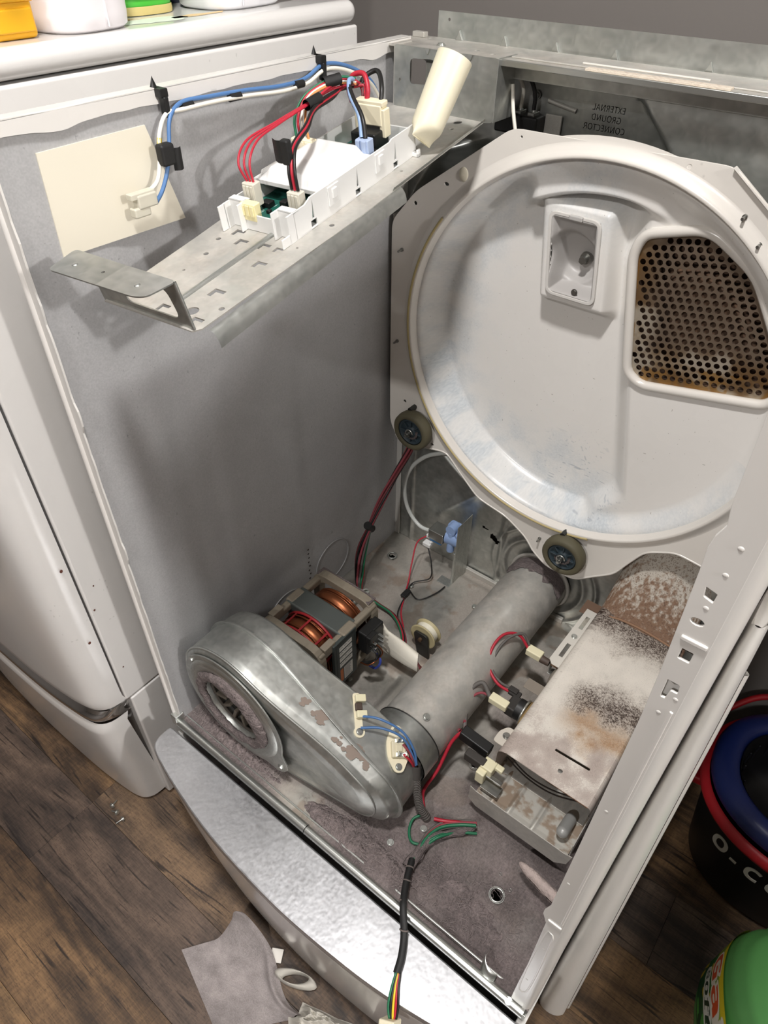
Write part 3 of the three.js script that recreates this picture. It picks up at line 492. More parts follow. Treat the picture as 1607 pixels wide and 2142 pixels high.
// ---- console bracket hanging from the back corner
const BB = V(0.0825, 0.862, -0.575), eu = V(0.08686179, -0.13166419, 0.98748143), ev = V(0.99622037, 0.01147998, -0.08609983), en = V(0, 0.9912279, 0.13216372);
const bm = new THREE.Matrix4().makeBasis(ev, en, eu).setPosition(BB);   // local x across, y up, z towards the front
const bracket = part('console_bracket', dryer, 'galvanised channel bracket running forward from the back corner');
bracket.applyMatrix4(bm);
{
  const L = (x, y, s = 1, f = 1) => [[0, 0], [0.014 * f, 0], [0.014 * f, 0.005], [0.005 * f, 0.005], [0.005 * f, 0.013], [0, 0.013]].map(([a, b]) => [x + a * s, y + b * s]);
  const holes = [circlePts(0.043, 0.527, 0.0065, 18), circlePts(0.066, 0.512, 0.003, 10), L(0.052, 0.533, 0.9), L(0.036, 0.487), L(0.04, 0.428, 0.9), L(0.02, 0.397, 0.9), L(-0.008, 0.40, 0.9), L(0.04, 0.398, 0.7), L(-0.025, 0.385, 0.9), circlePts(-0.02, 0.44, 0.003, 10), circlePts(-0.03, 0.41, 0.003, 10), circlePts(-0.018, 0.475, 0.0016, 8), circlePts(0.06, 0.39, 0.0015, 8), circlePts(0.064, 0.335, 0.003, 10), circlePts(0.048, 0.033, 0.006, 14), circlePts(0.052, 0.056, 0.003, 10), L(0.008, 0.53, 0.8), circlePts(0.06, 0.19, 0.002, 8)];
  const plate = ext(shape([[-0.0825, 0.002], [0.079, 0.002], [0.0805, 0.30], [0.072, 0.545], [0.066, 0.552], [-0.049, 0.552], [-0.055, 0.42]], holes), 0.0013); plate.rotateX(Math.PI / 2); plate.translate(0, 0.0013, 0);
  mesh('plate', metreUV(plate), MAT.dusty, bracket);
  mesh('stiffening_ridge', tube([[0.019, 0.0005, 0.05], [0.019, 0.0008, 0.2], [0.019, 0.0008, 0.4], [0.019, 0.0005, 0.525]], 0.0035, 20, 10), MAT.galv, bracket);
  // turned-down edge with its step
  mesh('edge_fold', grid(40, 6, (u, v) => { const z = 0.225 + u * 0.318, a = v * 1.5; return [0.0785 - 0.006 * (1 - u) * 0 + 0.010 * Math.sin(a), 0.0008 - 0.016 * v * v, z, z, v * 0.03]; }), MAT.galv, bracket);
  mesh('edge_fold', grid(30, 4, (u, v) => [0.079 + 0.002 * v, 0.001 + 0.004 * v, 0.004 + u * 0.235, u * 0.2, v * 0.01]), MAT.galv, bracket);
  // end plate with oblong opening, and the lip on top of it
  const ep = ext(shape([[-0.052, 0], [0.067, 0], [0.060, 0.046], [-0.058, 0.046]], [roundPoly([[-0.018, 0.008], [0.053, 0.008], [0.045, 0.036], [-0.005, 0.036]], 0.009, 5)]), 0.0014);
  mesh('end_plate', metreUV(ep), MAT.galv, bracket).position.set(0, 0, 0.548);
  mesh('end_lip', metreUV(ext(shape(roundPoly([[-0.068, 0.548], [0.062, 0.548], [0.056, 0.578], [0.045, 0.583], [-0.062, 0.585]], 0.006, 4), [circlePts(-0.01, 0.566, 0.0018, 8)]), 0.0013).rotateX(Math.PI / 2).translate(0, 0.047, 0)), MAT.galv, bracket);
  mesh('lip_dimple', [new THREE.SphereGeometry(0.003, 12, 8).scale(1, 0.4, 1).translate(-0.045, 0.047, 0.568), new THREE.SphereGeometry(0.003, 12, 8).scale(1, 0.4, 1).translate(0.035, 0.047, 0.568)], MAT.galv, bracket);
  mesh('rolled_corner', tube([[0.0665, 0.002, 0.549], [0.063, 0.025, 0.549], [0.060, 0.046, 0.549]], 0.0018, 12, 6), MAT.galv, bracket);
}

// ---- wires and clips along the top of the left panel
{
  const w = part('wiring', dryer, 'blue and white lead clipped along the panel top');
  const run = (mat, dx, dy, end) => wire(w, mat, [[0.012 + dx, 0.86 + dy, -0.545], [0.012 + dx, 0.895 + dy, -0.515], [0.010 + dx, 0.917 + dy, -0.465], [0.008 + dx, 0.921 + dy, -0.43], [0.007 + dx, 0.911 + dy, -0.40], [0.008 + dx, 0.909 + dy, -0.36], [0.009 + dx, 0.913 + dy, -0.30], [0.010 + dx, 0.915 + dy, -0.25], [0.011 + dx, 0.915 + dy, -0.205], ...end], 0.0022);
  run(MAT.blue, 0, 0.003, [[0.015, 0.908, -0.187], [0.018, 0.885, -0.178], [0.02, 0.862, -0.168], [0.02, 0.845, -0.157], [0.018, 0.835, -0.148]]);
  run(MAT.whitewire, 0.003, -0.002, [[0.012, 0.912, -0.186], [0.014, 0.897, -0.172], [0.016, 0.875, -0.165], [0.018, 0.855, -0.155], [0.016, 0.847, -0.142]]);
  mesh('marker_sleeve', tube([[0.0142, 0.893, -0.1705], [0.0155, 0.877, -0.1655]], 0.0025, 6, 8), MAT.yellow, w);
  for (const z of [-0.188, -0.428]) {
    mesh('wire_clip', [new THREE.ConeGeometry(0.004, 0.010, 12).scale(0.6, 1, 1).translate(-0.004, 0.9385, z), rx(-0.006, 0.012, 0.926, 0.934, z - 0.005, z + 0.005, 0.001), rx(0.005, 0.014, 0.908, 0.927, z - 0.003, z + 0.003, 0.0015)], MAT.black, w, 'black plastic wire clip');
  }
  for (const [z, y, l] of [[-0.215, 0.9145, 0.018], [-0.282, 0.9125, 0.02], [-0.385, 0.910, 0.016]]) mesh('tape_wrap', cyl(0.0043, 0.0043, l * 0.8, 0.010, y, z, 'z', 12), MAT.tape, w, 'black tape wrap');
  mesh('tape_wrap', [rx(0.014, 0.026, 0.868, 0.889, -0.179, -0.162, 0.003), grid(6, 6, (u, v) => [0.02 + 0.004 * Math.sin(u * 3), 0.861 + v * 0.022, -0.178 - u * 0.012])], MAT.tape, w);
  mesh('plug_housing', [rb(0.012, 0.014, 0.024, 0.018, 0.842, -0.136, 0.002), rb(0.010, 0.010, 0.020, 0.018, 0.832, -0.128, 0.002), rb(0.009, 0.006, 0.03, 0.018, 0.848, -0.132, 0.001)], P(0xe6e2d2, 0.3, 0, { transmission: 0.35, thickness: 0.004 }), w, 'translucent white plug');
}

// ---- blower with its scroll housing
{
  const bl = part('blower', dryer, 'galvanised blower scroll with a lint-choked round inlet');
  const bx = 0.122, by = 0.12;
  // scroll outline: big circle on the left, tangents, small rounded nose on the right
  function outline(R, ex, ey, er, n = 120) {
    const dx = ex - bx, dy = ey - by, d = Math.hypot(dx, dy), base = Math.atan2(dy, dx), al = Math.acos((R - er) / d), pts = [];
    for (let i = 0; i <= 70; i++) { const a = base + al + (2 * Math.PI - 2 * al) * i / 70; pts.push([bx + R * Math.cos(a), by + R * Math.sin(a)]); }
    for (let i = 1; i <= 31; i++) { const a = base - al + 2 * al * i / 31; pts.push([ex + er * Math.cos(a), ey + er * Math.sin(a)]); }
    for (let i = 1; i <= 12; i++) pts.push([mix(pts[101][0], pts[0][0], i / 12), mix(pts[101][1], pts[0][1], i / 12)]);
    return pts;
  }
  const N = 114, lv = [ // [outline, z at the left, z at the right]
    [outline(0.098, 0.326, 0.086, 0.024), -0.0325, -0.048], [outline(0.110, 0.328, 0.084, 0.040), -0.034, -0.050], [outline(0.1155, 0.334, 0.081, 0.053), -0.038, -0.057], [outline(0.117, 0.343, 0.078, 0.062), -0.052, -0.066], [outline(0.1172, 0.347, 0.077, 0.066), -0.092, -0.082], [outline(0.116, 0.347, 0.077, 0.065), -0.120, -0.130], [outline(0.113, 0.347, 0.078, 0.062), -0.134, -0.152], [outline(0.09, 0.347, 0.078, 0.052), -0.137, -0.158], [outline(0.05, 0.347, 0.078, 0.03), -0.137, -0.158]];
  const zz = (l, x) => mix(l[1], l[2], sm(0.16, 0.34, x));
  const sub = 4, rows = (lv.length - 1) * sub;
  const hull = grid(N - 1, rows, (u, v) => { const i = Math.round(u * (N - 1)), f = v * (lv.length - 1), k = Math.min(lv.length - 2, Math.floor(f)), t = f - k, a = lv[k][0][i], b = lv[k + 1][0][i]; const x = mix(a[0], b[0], t), y = mix(a[1], b[1], t); return [x, y, mix(zz(lv[k], a[0]), zz(lv[k + 1], b[0]), t)]; });
  mesh('scroll_housing', metreUV(hull), MAT.galv, bl);
  // front face with the round inlet
  const front = lv[0][0];
  mesh('front_plate', grid(N - 1, 8, (u, v) => { const i = Math.round(u * (N - 1)), a = front[i], an = Math.atan2(a[1] - by, a[0] - bx), ix = bx + 0.066 * Math.cos(an), iy = by + 0.066 * Math.sin(an), x = mix(a[0], ix, v), y = mix(a[1], iy, v); return [x, y, mix(zz(lv[0], a[0]), -0.0335 + 0.0 * v, sm(0, 0.8, v)) - 0.005 * sm(0.1, 0.5, v) * sm(0, 0.3, v), x, y]; }), MAT.galv, bl);
  // inlet cover plate: ring with an ear at the lower right
  const ear = []; for (let i = 0; i < 72; i++) { const a = i / 72 * 2 * Math.PI; let r = 0.107; const e = Math.cos(a + 0.62); r += 0.022 * Math.exp(-(((1 - e) / 0.035) ** 2)); ear.push([bx + r * Math.cos(a), by + r * Math.sin(a)]); }
  mesh('inlet_plate', metreUV(ext(shape(ear, [circlePts(bx, by, 0.069, 64)]), 0.0014, 0.0005)), MAT.galv, bl).position.z = -0.0315;
  mesh('inlet_lip', new THREE.LatheGeometry([[0.098, 0.001], [0.092, 0.005], [0.082, 0.004], [0.074, 0.0015], [0.068, 0.006], [0.063, 0.004], [0.060, -0.012], [0.061, -0.02]].map(p => new THREE.Vector2(...p)), 72).rotateX(Math.PI / 2).translate(bx, by, -0.0305), MAT.galv, bl);
  screw(bl, bx + 0.120 * Math.cos(-0.62), by + 0.120 * Math.sin(-0.62), -0.030, [0, 0, 1], MAT.zinc, 1.2);
  screw(bl, bx + 0.101 * Math.cos(2.5), by + 0.101 * Math.sin(2.5), -0.030, [0, 0, 1], MAT.zinc, 0.9);
  // joint flange around the scroll
  const so = outline(0.1215, 0.347, 0.077, 0.0705), si = outline(0.1160, 0.347, 0.077, 0.0645);
  const jf = ext(shape(so, [si]), 0.0022, 0.0007); { const p = jf.attributes.position; for (let i = 0; i < p.count; i++) p.setZ(i, p.getZ(i) + zz([0, -0.096, -0.084], p.getX(i))); jf.computeVertexNormals(); } mesh('joint_flange', jf, MAT.galv, bl);
  mesh('front_bead', new THREE.TubeGeometry(new THREE.CatmullRomCurve3(lv[2][0].filter((_, i) => i % 2 === 0).map(p => V(p[0], p[1], zz(lv[2], p[0]))), true), 220, 0.0022, 6, true), MAT.galv, bl);
  // impeller: black hub and vanes behind the inlet
  const vaneM = M(0x6e665b, 0.75);
  mesh('impeller_back', cyl(0.058, 0.058, 0.003, bx, by, -0.085, 'z', 40), vaneM, bl);
  const vane = rb(0.006, 0.026, 0.042, 0, 0.043, -0.060, 0.0015);
  for (let i = 0; i < 14; i++) { const o = mesh('impeller_vane', vane, vaneM, bl); o.position.set(bx, by, 0); o.rotation.z = i * Math.PI / 7 + 0.12; }
  mesh('impeller_ring', new THREE.TorusGeometry(0.0575, 0.0025, 8, 48).translate(bx, by, -0.040), M(0x57514a, 0.8), bl);
  mesh('impeller_hub', cyl(0.016, 0.02, 0.03, bx, by, -0.07, 'z', 20), MAT.hub, bl);
  // collar of lint round the inlet
  const lr = grid(120, 26, (u, v) => { const a = u * 2 * Math.PI, b = v * 2 * Math.PI, n = fbm(Math.cos(a) * 5 + 9, Math.sin(a) * 5 + Math.cos(b) * 1.2, 401, 4), m = fbm(Math.cos(a) * 18, Math.sin(a) * 18 + b * 1.4, 402, 3), thick = 0.0035 + 0.007 * n + 0.004 * m + 0.006 * sm(0.2, 0.9, Math.cos(a - 0.9)), R = 0.0675 + 0.005 * (n - 0.5); const q = R + thick * Math.cos(b); return [bx + q * Math.cos(a), by + q * Math.sin(a), -0.0265 + thick * 0.62 * Math.sin(b), u * 3, v * 0.5]; });
  mesh('inlet_lint', lr, MAT.lint, bl, 'collar of grey lint').userData.kind = 'stuff';
  // lint smears stuck on the sheet
  const smearM = M(0x93857b, 1);
  const smear = (x, y, z, w, h, s, nrm) => { const g = new THREE.CircleGeometry(1, 26); const p = g.attributes.position; for (let i = 0; i < p.count; i++) { const X = p.getX(i), Y = p.getY(i), a = Math.atan2(Y, X), k = 0.55 + 0.75 * fbm(Math.cos(a) * 2.2 + s, Math.sin(a) * 2.2, 410 + s, 3); p.setXYZ(i, X * k * w, Y * k * h, i ? 0 : 0.001); } const o = mesh('lint_smear', g, smearM, bl); o.position.set(x, y, z); o.quaternion.setFromUnitVectors(V(0, 0, 1), V(...nrm).normalize()); return o; };
  // thermostats on top of the outlet end
  const top = (x, z, h = 0) => { const dx = 0.347 - bx, dy = 0.077 - by, d = Math.hypot(dx, dy), base = Math.atan2(dy, dx), al = Math.acos((0.116 - 0.065) / d), a = base + al; if (x > 0.347 + 0.065 * Math.cos(a)) { const q = Math.min(0.999, (x - 0.347) / 0.065); return [x + h * q, 0.077 + (0.065 + h) * Math.sqrt(1 - q * q), z, q]; } const t = (x - (bx + 0.116 * Math.cos(a))) / (0.347 + 0.065 * Math.cos(a) - bx - 0.116 * Math.cos(a)); return [x + h * Math.cos(a), mix(by + 0.116 * Math.sin(a), 0.077 + 0.065 * Math.sin(a), t) + h * Math.sin(a), z, Math.cos(a)]; };
  const place = (o, x, z, h, ry) => { const q = top(x, z, h); o.position.set(q[0], q[1], q[2]); const nq = new THREE.Quaternion().setFromUnitVectors(V(0, 1, 0), V(q[3], Math.sqrt(1 - q[3] * q[3]), 0)); o.quaternion.copy(nq).multiply(new THREE.Quaternion().setFromAxisAngle(V(0, 1, 0), ry)); return o; };
  const fuse = part('thermal_fuse', dryer, 'small cream thermal fuse with two blue leads');
  place(fuse, 0.302, -0.122, 0.001, -0.75);
  mesh('strip', metreUV(ext(shape(rrect(-0.032, -0.006, 0.026, 0.006, 0.005, 4)), 0.0015).rotateX(-Math.PI / 2)), MAT.cream, fuse);
  mesh('ear', [cyl(0.0085, 0.0085, 0.0018, 0.026, 0.001, 0, 'y', 20)], MAT.cream, fuse); screw(fuse, 0.026, 0.002, 0, [0, 1, 0], MAT.zinc, 0.9);
  for (const x of [-0.022, 0.002]) mesh('terminal_cap', rb(0.011, 0.009, 0.016, x, 0.007, -0.004, 0.0015), MAT.nylon, fuse);
  mesh('fuse_body', rb(0.012, 0.006, 0.011, -0.01, 0.0045, -0.001, 0.002), M(0x4a3c33, 0.6), fuse);
  const th = part('thermostat', dryer, 'cream diamond thermostat plate with metal clips');
  place(th, 0.372, -0.128, 0.001, -0.8);
  mesh('plate', ext(shape(roundPoly([[-0.034, -0.006], [-0.012, -0.017], [0.012, -0.017], [0.034, -0.006], [0.034, 0.006], [0.012, 0.017], [-0.012, 0.017], [-0.034, 0.006]], 0.008, 4)), 0.0022).rotateX(-Math.PI / 2), MAT.cream, th);
  mesh('body', rb(0.024, 0.008, 0.022, 0.002, 0.005, 0, 0.002), M(0xd9d0b4, 0.5), th);
  mesh('recess', rb(0.010, 0.002, 0.010, 0.001, 0.0095, 0, 0.001), M(0xd9d0b4, 0.5), th);
  for (const s of [-1, 1]) { mesh('clip', [rb(0.006, 0.010, 0.001, s * 0.010, 0.013, -0.008, 0.0004), rb(0.006, 0.001, 0.016, s * 0.010, 0.009, -0.002, 0.0004), rb(0.006, 0.010, 0.001, s * 0.010, 0.013, 0.004, 0.0004)], MAT.zinc, th); screw(th, s * 0.026, 0.002, 0, [0, 1, 0], MAT.zinc, 0.9); }
  const spots = [[0.245, 9], [0.262, 12], [0.275, 7], [0.305, 6], [0.325, 10], [0.338, 12], [0.352, 7]];
  spots.forEach(([x, r], k) => { for (let i = 0; i < 4; i++) { const px = x + (h2(k, i, 3) - 0.5) * 0.016, pz = -0.077 + (h2(k, i, 4) - 0.5) * 0.018, q = top(px, pz, 0.0012), s = r * 0.001 * (0.35 + 0.6 * h2(k, i, 5)); smear(q[0], q[1], pz, s, s * 0.8, 1 + k * 4 + i, [q[3], Math.sqrt(1 - q[3] * q[3]), 0]); } });
  // exhaust duct running to the back
  const ed = part('exhaust_duct', dryer, 'round galvanised exhaust duct running to the back panel');
  const ax = 0.357, ay = 0.088, ar = 0.056;
  mesh('duct', (() => { const g = grid(60, 40, (u, v) => { const a = u * 2 * Math.PI, z = -0.150 - v * 0.462; const r = ar + 0.0003 * Math.sin(v * 40); return [ax + r * Math.cos(a), ay + r * Math.sin(a), z, u * 0.35, v * 0.46]; }); return g; })(), MAT.dusty, ed);
  mesh('duct_seam', rx(ax + ar * 0.80, ax + ar * 0.80 + 0.004, ay - ar * 0.62, ay - ar * 0.58, -0.60, -0.18, 0.001), MAT.zinc, ed);
  mesh('end_ring', new THREE.TorusGeometry(ar + 0.004, 0.0035, 8, 60).translate(ax, ay, -0.604), MAT.dusty, ed);
  mesh('inlet_collar', grid(60, 3, (u, v) => { const a = u * 2 * Math.PI, r = ar + 0.0022; return [ax + r * Math.cos(a), ay + r * Math.sin(a), -0.142 - v * 0.038, u * 0.35, v * 0.04]; }), MAT.galv, ed);
  mesh('collar_edge', new THREE.TorusGeometry(ar + 0.002, 0.0012, 6, 60).translate(ax, ay, -0.18), MAT.darksteel, ed);
  screw(ed, ax + 0.02, ay + 0.0545, -0.196, [0.36, 1, 0], MAT.zinc, 1);
  const lintCap = grid(50, 14, (u, v) => { const a = 0.3 + u * 2.5, n = fbm(u * 9, v * 5, 431, 4), r = ar + 0.001 + 0.004 * n * Math.sin(v * Math.PI) ; return [ax + r * Math.cos(a), ay + r * Math.sin(a), -0.60 + v * (0.02 + 0.03 * n), u, v]; });
  mesh('dust_cap', lintCap, MAT.lint, ed).userData.kind = 'stuff';
}

// ---- drive motor
{
  const mo = part('drive_motor', dryer, 'open electric motor with copper windings in a dusty grey frame');
  const mx = 0.126, my = 0.112;
  const bellM = M(0xb0a799, 0.65, 0.3, { map: dustT });
  const bell = (z, d) => { const g = ext(shape(rrect(-0.068, -0.066, 0.068, 0.066, 0.030, 6), [rrect(-0.056, -0.054, 0.056, 0.054, 0.028, 6)]), d, 0.0012); return g.translate(mx, my, z); };
  mesh('front_bell', metreUV(bell(-0.172, 0.012)), bellM, mo); mesh('rear_bell', metreUV(bell(-0.306, 0.014)), bellM, mo);
  for (const [x, y] of [[mx - 0.056, my + 0.050], [mx + 0.060, my + 0.050], [mx - 0.056, my - 0.052], [mx + 0.060, my - 0.052]]) mesh('frame_bar', [rb(0.013, 0.016, 0.146, x, y, -0.234, 0.004), rb(0.018, 0.020, 0.034, x, y + 0.001, -0.234, 0.004), rb(0.013, 0.012, 0.026, x, y + 0.009, -0.186, 0.002)], bellM, mo);
  mesh('stator_core', [rb(0.122, 0.112, 0.042, mx, my + 0.004, -0.236, 0.004)], M(0x5d625f, 0.5, 0.6), mo, 'flat grey steel stator core');
  for (const [z0, s] of [[-0.197, 1], [-0.274, 2]]) {
    const gs = [], gd = [];
    for (let k = 0; k < 60; k++) { const r0 = 0.041 + 0.015 * h2(k, 1, s), dz = (h2(k, 2, s) - 0.5) * 0.030, e = 0.97 + 0.06 * h2(k, 3, s), pts = []; for (let i = 0; i < 22; i++) { const a = i / 22 * 2 * Math.PI, w = 0.0022 * (vn(i * 1.3, k * 3.1, 5) - 0.5); pts.push([mx + (r0 + w) * Math.cos(a) * 1.05 * e, my + (r0 + w) * Math.sin(a) * e, z0 + dz + w]); } (k % 3 ? gs : gd).push(new THREE.TubeGeometry(new THREE.CatmullRomCurve3(pts.map(p => V(...p)), true), 44, 0.0012, 5, true)); }
    const c = mesh('copper_winding', gs, MAT.copper, mo, 'copper winding'); mesh('winding_strand', gd, MAT.copper, c);
    mesh('winding_core', new THREE.TorusGeometry(0.046, 0.012, 10, 36).scale(1, 1, 1.1).translate(mx, my, z0), MAT.copper, c);
  }
  const redM = M(0x8c1f24, 0.45);
  mesh('insulator', [new THREE.TorusGeometry(0.058, 0.0020, 6, 40).translate(mx, my, -0.180), new THREE.TorusGeometry(0.060, 0.0026, 6, 40).translate(mx, my, -0.213), ...Array.from({ length: 10 }, (_, i) => rb(0.003, 0.004, 0.036, 0.0585, 0, -0.196, 0.001).rotateZ(i * Math.PI / 5 + 0.3).translate(mx, my, 0))], redM, mo, 'red plastic winding insulator');
  mesh('rotor_shaft', cyl(0.007, 0.007, 0.22, mx, my, -0.235, 'z', 16), MAT.steel, mo);
  mesh('rotor', cyl(0.026, 0.026, 0.09, mx, my, -0.235, 'z', 24), MAT.darksteel, mo);
  // rating label on the side facing the duct
  const lab = canvasTex(128, 256, (c, w, h) => { c.fillStyle = '#3a3f3d'; c.fillRect(0, 0, w, h); c.fillStyle = '#d8d6cf'; for (let i = 0; i < 4; i++) c.fillRect(18, 16 + i * 34, 92, 26); c.fillStyle = '#b9662c'; c.fillRect(18, 160, 22, 80); c.fillStyle = '#d8d6cf'; c.fillRect(46, 160, 64, 80); c.fillStyle = '#3a3f3d'; for (let i = 0; i < 9; i++) c.fillRect(50, 166 + i * 8, 40 + 16 * h2(i, 2, 2), 3); for (let i = 0; i < 4; i++) for (let k = 0; k < 3; k++) c.fillRect(24 + k * 28, 24 + i * 34, 20, 3); });
  mesh('rating_label', grid(1, 1, (u, v) => [mx + 0.0705, my - 0.056 + v * 0.108, -0.196 - u * 0.044]), M(0xffffff, 0.5, 0, { map: lab }), mo, 'white and orange rating label');
  mesh('label_backing', rb(0.006, 0.118, 0.056, mx + 0.067, my, -0.218, 0.001), M(0x343a38, 0.5), mo);
  // start switch behind the label
  mesh('start_switch', [rb(0.022, 0.05, 0.045, mx + 0.077, my + 0.012, -0.276, 0.003), rb(0.010, 0.016, 0.020, mx + 0.090, my + 0.03, -0.262, 0.002)], MAT.black, mo, 'black start switch');
  for (let i = 0; i < 6; i++) mesh('switch_terminal', rb(0.012, 0.002, 0.005, mx + 0.093, my - 0.008 + (i % 3) * 0.012, -0.264 - Math.floor(i / 3) * 0.020, 0.0006), MAT.zinc, mo);
  for (let i = 0; i < 4; i++) wire(mo, [MAT.blackwire, MAT.darksteel, MAT.blackwire, MAT.copper][i], [[mx + 0.09, my + 0.005 + i * 0.006, -0.262], [mx + 0.103, my - 0.006 * i, -0.258 - i * 0.006], [mx + 0.095, my - 0.03, -0.262 + i * 0.004], [mx + 0.075, my - 0.04, -0.25]], 0.0014);
  wire(mo, M(0x3a4aa0, 0.45), [[mx + 0.088, my - 0.012, -0.27], [mx + 0.105, my - 0.03, -0.268], [mx + 0.098, my - 0.05, -0.262], [mx + 0.08, my - 0.045, -0.258]], 0.0024);
  mesh('cradle', [rb(0.10, 0.02, 0.15, mx, my - 0.082, -0.24, 0.004), rb(0.02, 0.06, 0.012, mx - 0.04, my - 0.075, -0.30, 0.003), rb(0.02, 0.06, 0.012, mx + 0.04, my - 0.075, -0.30, 0.003)], MAT.dusty, mo);
  mesh('frame_dust', grid(40, 20, (u, v) => { const x = mx - 0.06 + u * 0.12, n = fbm(u * 12, v * 8, 441, 4); return [x, my + 0.062 + 0.004 * n, -0.292 - v * 0.02]; }), MAT.lint, mo).userData.kind = 'stuff';
  // white sleeve over the motor plug
  const sl = part('plug_sleeve', dryer, 'creased white plastic sleeve over the motor plug');
  mesh('sleeve', grid(30, 28, (u, v) => { const a = v * 2 * Math.PI, w = mix(0.040, 0.021, sm(0, 1, u)), th = mix(0.006, 0.011, u), cr = 0.003 * Math.sin(u * 5 + 1) * Math.sin(v * 6.283), s = Math.sin(a), q = Math.cos(a); return [mix(0.198, 0.276, u) + th * 0.6 * q + 0.006 * s * (1 - u) + cr, mix(0.088, 0.062, u) + 0.010 * sm(0.2, 0.0, u) + w * s * 0.95, mix(-0.305, -0.318, u) + th * q + cr]; }), M(0xe9e4d6, 0.5), sl);
  // idler pulley on its arm
  const id = part('idler_pulley', dryer, 'cream plastic idler pulley on a grey steel arm');
  id.position.set(0.246, 0.054, -0.385);
  const wheel = new THREE.LatheGeometry([[0.006, -0.011], [0.024, -0.011], [0.027, -0.0105], [0.0275, -0.0085], [0.0225, -0.006], [0.0225, 0.006], [0.0275, 0.0085], [0.027, 0.0105], [0.024, 0.011], [0.017, 0.009], [0.006, 0.011]].map(p => new THREE.Vector2(...p)), 44).rotateX(Math.PI / 2);
  mesh('wheel', wheel, M(0xb8ac86, 0.5), id); mesh('belt_track', cyl(0.0228, 0.0228, 0.011, 0, 0, 0, 'z', 40), M(0xe4dfcd, 0.5), id);
  mesh('arm', ext(shape(roundPoly([[-0.017, 0.012], [0.014, 0.014], [0.020, -0.054], [-0.004, -0.058]], 0.010, 5)), 0.003, 0.0006).translate(0, 0, 0.0125), MAT.darksteel, id);
  mesh('pivot', [cyl(0.004, 0.004, 0.008, 0, 0, 0.017, 'z', 12)], M(0x5a4634, 0.7, 0.4), id);
  // water valve on an upright bracket
  const wv = part('water_valve', dryer, 'blue plastic water valve with white plugs on a steel bracket');
  mesh('bracket', [rb(0.0016, 0.165, 0.052, 0.194, 0.083, -0.582, 0.0006), rb(0.03, 0.0016, 0.02, 0.179, 0.008, -0.552, 0.0006), rb(0.004, 0.09, 0.004, 0.192, 0.05, -0.556, 0.001)], MAT.galv, wv);
  const bp = M(0x8fa8d2, 0.5);
  mesh('valve_body', [cyl(0.019, 0.022, 0.03, 0.176, 0.112, -0.583, 'x', 20), rb(0.030, 0.022, 0.022, 0.172, 0.132, -0.585, 0.006), cyl(0.008, 0.008, 0.05, 0.172, 0.105, -0.572, 'y', 14), rb(0.012, 0.03, 0.03, 0.186, 0.118, -0.582, 0.005), cyl(0.011, 0.011, 0.02, 0.172, 0.138, -0.575, 'z', 14)], bp, wv, 'pale blue valve body');
  mesh('coil_frame', [rb(0.036, 0.024, 0.032, 0.140, 0.105, -0.578, 0.002)], MAT.steel, wv); mesh('coil', rb(0.030, 0.030, 0.024, 0.139, 0.100, -0.576, 0.003), M(0x3e6f9e, 0.4), wv);
  for (const s of [0, 1]) mesh('plug', [rb(0.018, 0.009, 0.014, 0.121 + s * 0.005, 0.085 - s * 0.004, -0.578 + s * 0.020, 0.0015), rb(0.005, 0.011, 0.005, 0.128 + s * 0.005, 0.085, -0.578 + s * 0.02, 0.001)], MAT.plastic, wv);
  wire(wv, MAT.red, [[0.113, 0.083, -0.575], [0.1, 0.07, -0.56], [0.108, 0.035, -0.53], [0.122, 0.012, -0.50], [0.138, 0.008, -0.465], [0.156, 0.006, -0.43], [0.185, 0.008, -0.40]], 0.0016);
  wire(wv, MAT.blackwire, [[0.127, 0.078, -0.556], [0.15, 0.05, -0.54], [0.155, 0.02, -0.53], [0.13, 0.010, -0.505], [0.138, 0.008, -0.47], [0.155, 0.009, -0.42], [0.185, 0.008, -0.395]], 0.0014);
  wire(wv, MAT.blackwire, [[0.135, 0.010, -0.485], [0.165, 0.010, -0.475], [0.185, 0.012, -0.51], [0.19, 0.014, -0.535]], 0.0014);
  mesh('tape_wrap', rb(0.012, 0.006, 0.022, 0.136, 0.010, -0.472, 0.002).rotateY(0), MAT.tape, wv);
  wire(wv, M(0xcdd0cc, 0.35), [[0.145, 0.30, -0.60], [0.09, 0.27, -0.592], [0.052, 0.22, -0.59], [0.04, 0.165, -0.59], [0.052, 0.115, -0.588], [0.085, 0.088, -0.585], [0.125, 0.095, -0.582]], 0.0042, 'water_hose');
  // main harness from the upper left roller down to the base
  const hn = part('wiring_harness', dryer, 'bundle of red, black and green wires from roller to motor');
  const cols = [MAT.dustred, MAT.dustred, MAT.blackwire, MAT.red, MAT.green, MAT.greywire, MAT.dustred, MAT.blackwire, MAT.brownwire];
  cols.forEach((m, i) => { const a = i / cols.length * 6.283, d = i ? 0.005 : 0, o = (k) => [d * Math.cos(a + k) , d * 0.7 * Math.sin(a + k)]; const J = (x, y, z, k, s = 1) => { const q = o(k); return [x + q[0] * s, y + q[1] * s, z + q[1] * s]; };
    wire(hn, m, [J(0.068, 0.315, -0.578, 0), J(0.062, 0.285, -0.572, 0.6), J(0.05, 0.235, -0.545, 1.2, 0.9), J(0.043, 0.185, -0.508, 2, 1.1), J(0.040, 0.138, -0.475, 2.6, 0.8), J(0.038, 0.09, -0.452, 3.2, 1.7), J(0.045, 0.045, -0.435, 3.6, 1.8), J(0.06, 0.018, -0.418, 4.1, 0.8), J(0.10, 0.012, -0.415, 4.7, 0.9), J(0.15, 0.010, -0.412, 5.1, 0.9), J(0.195, 0.010, -0.385, 5.6, 0.9), J(0.225, 0.012, -0.345, 6, 0.9)], 0.0024); });
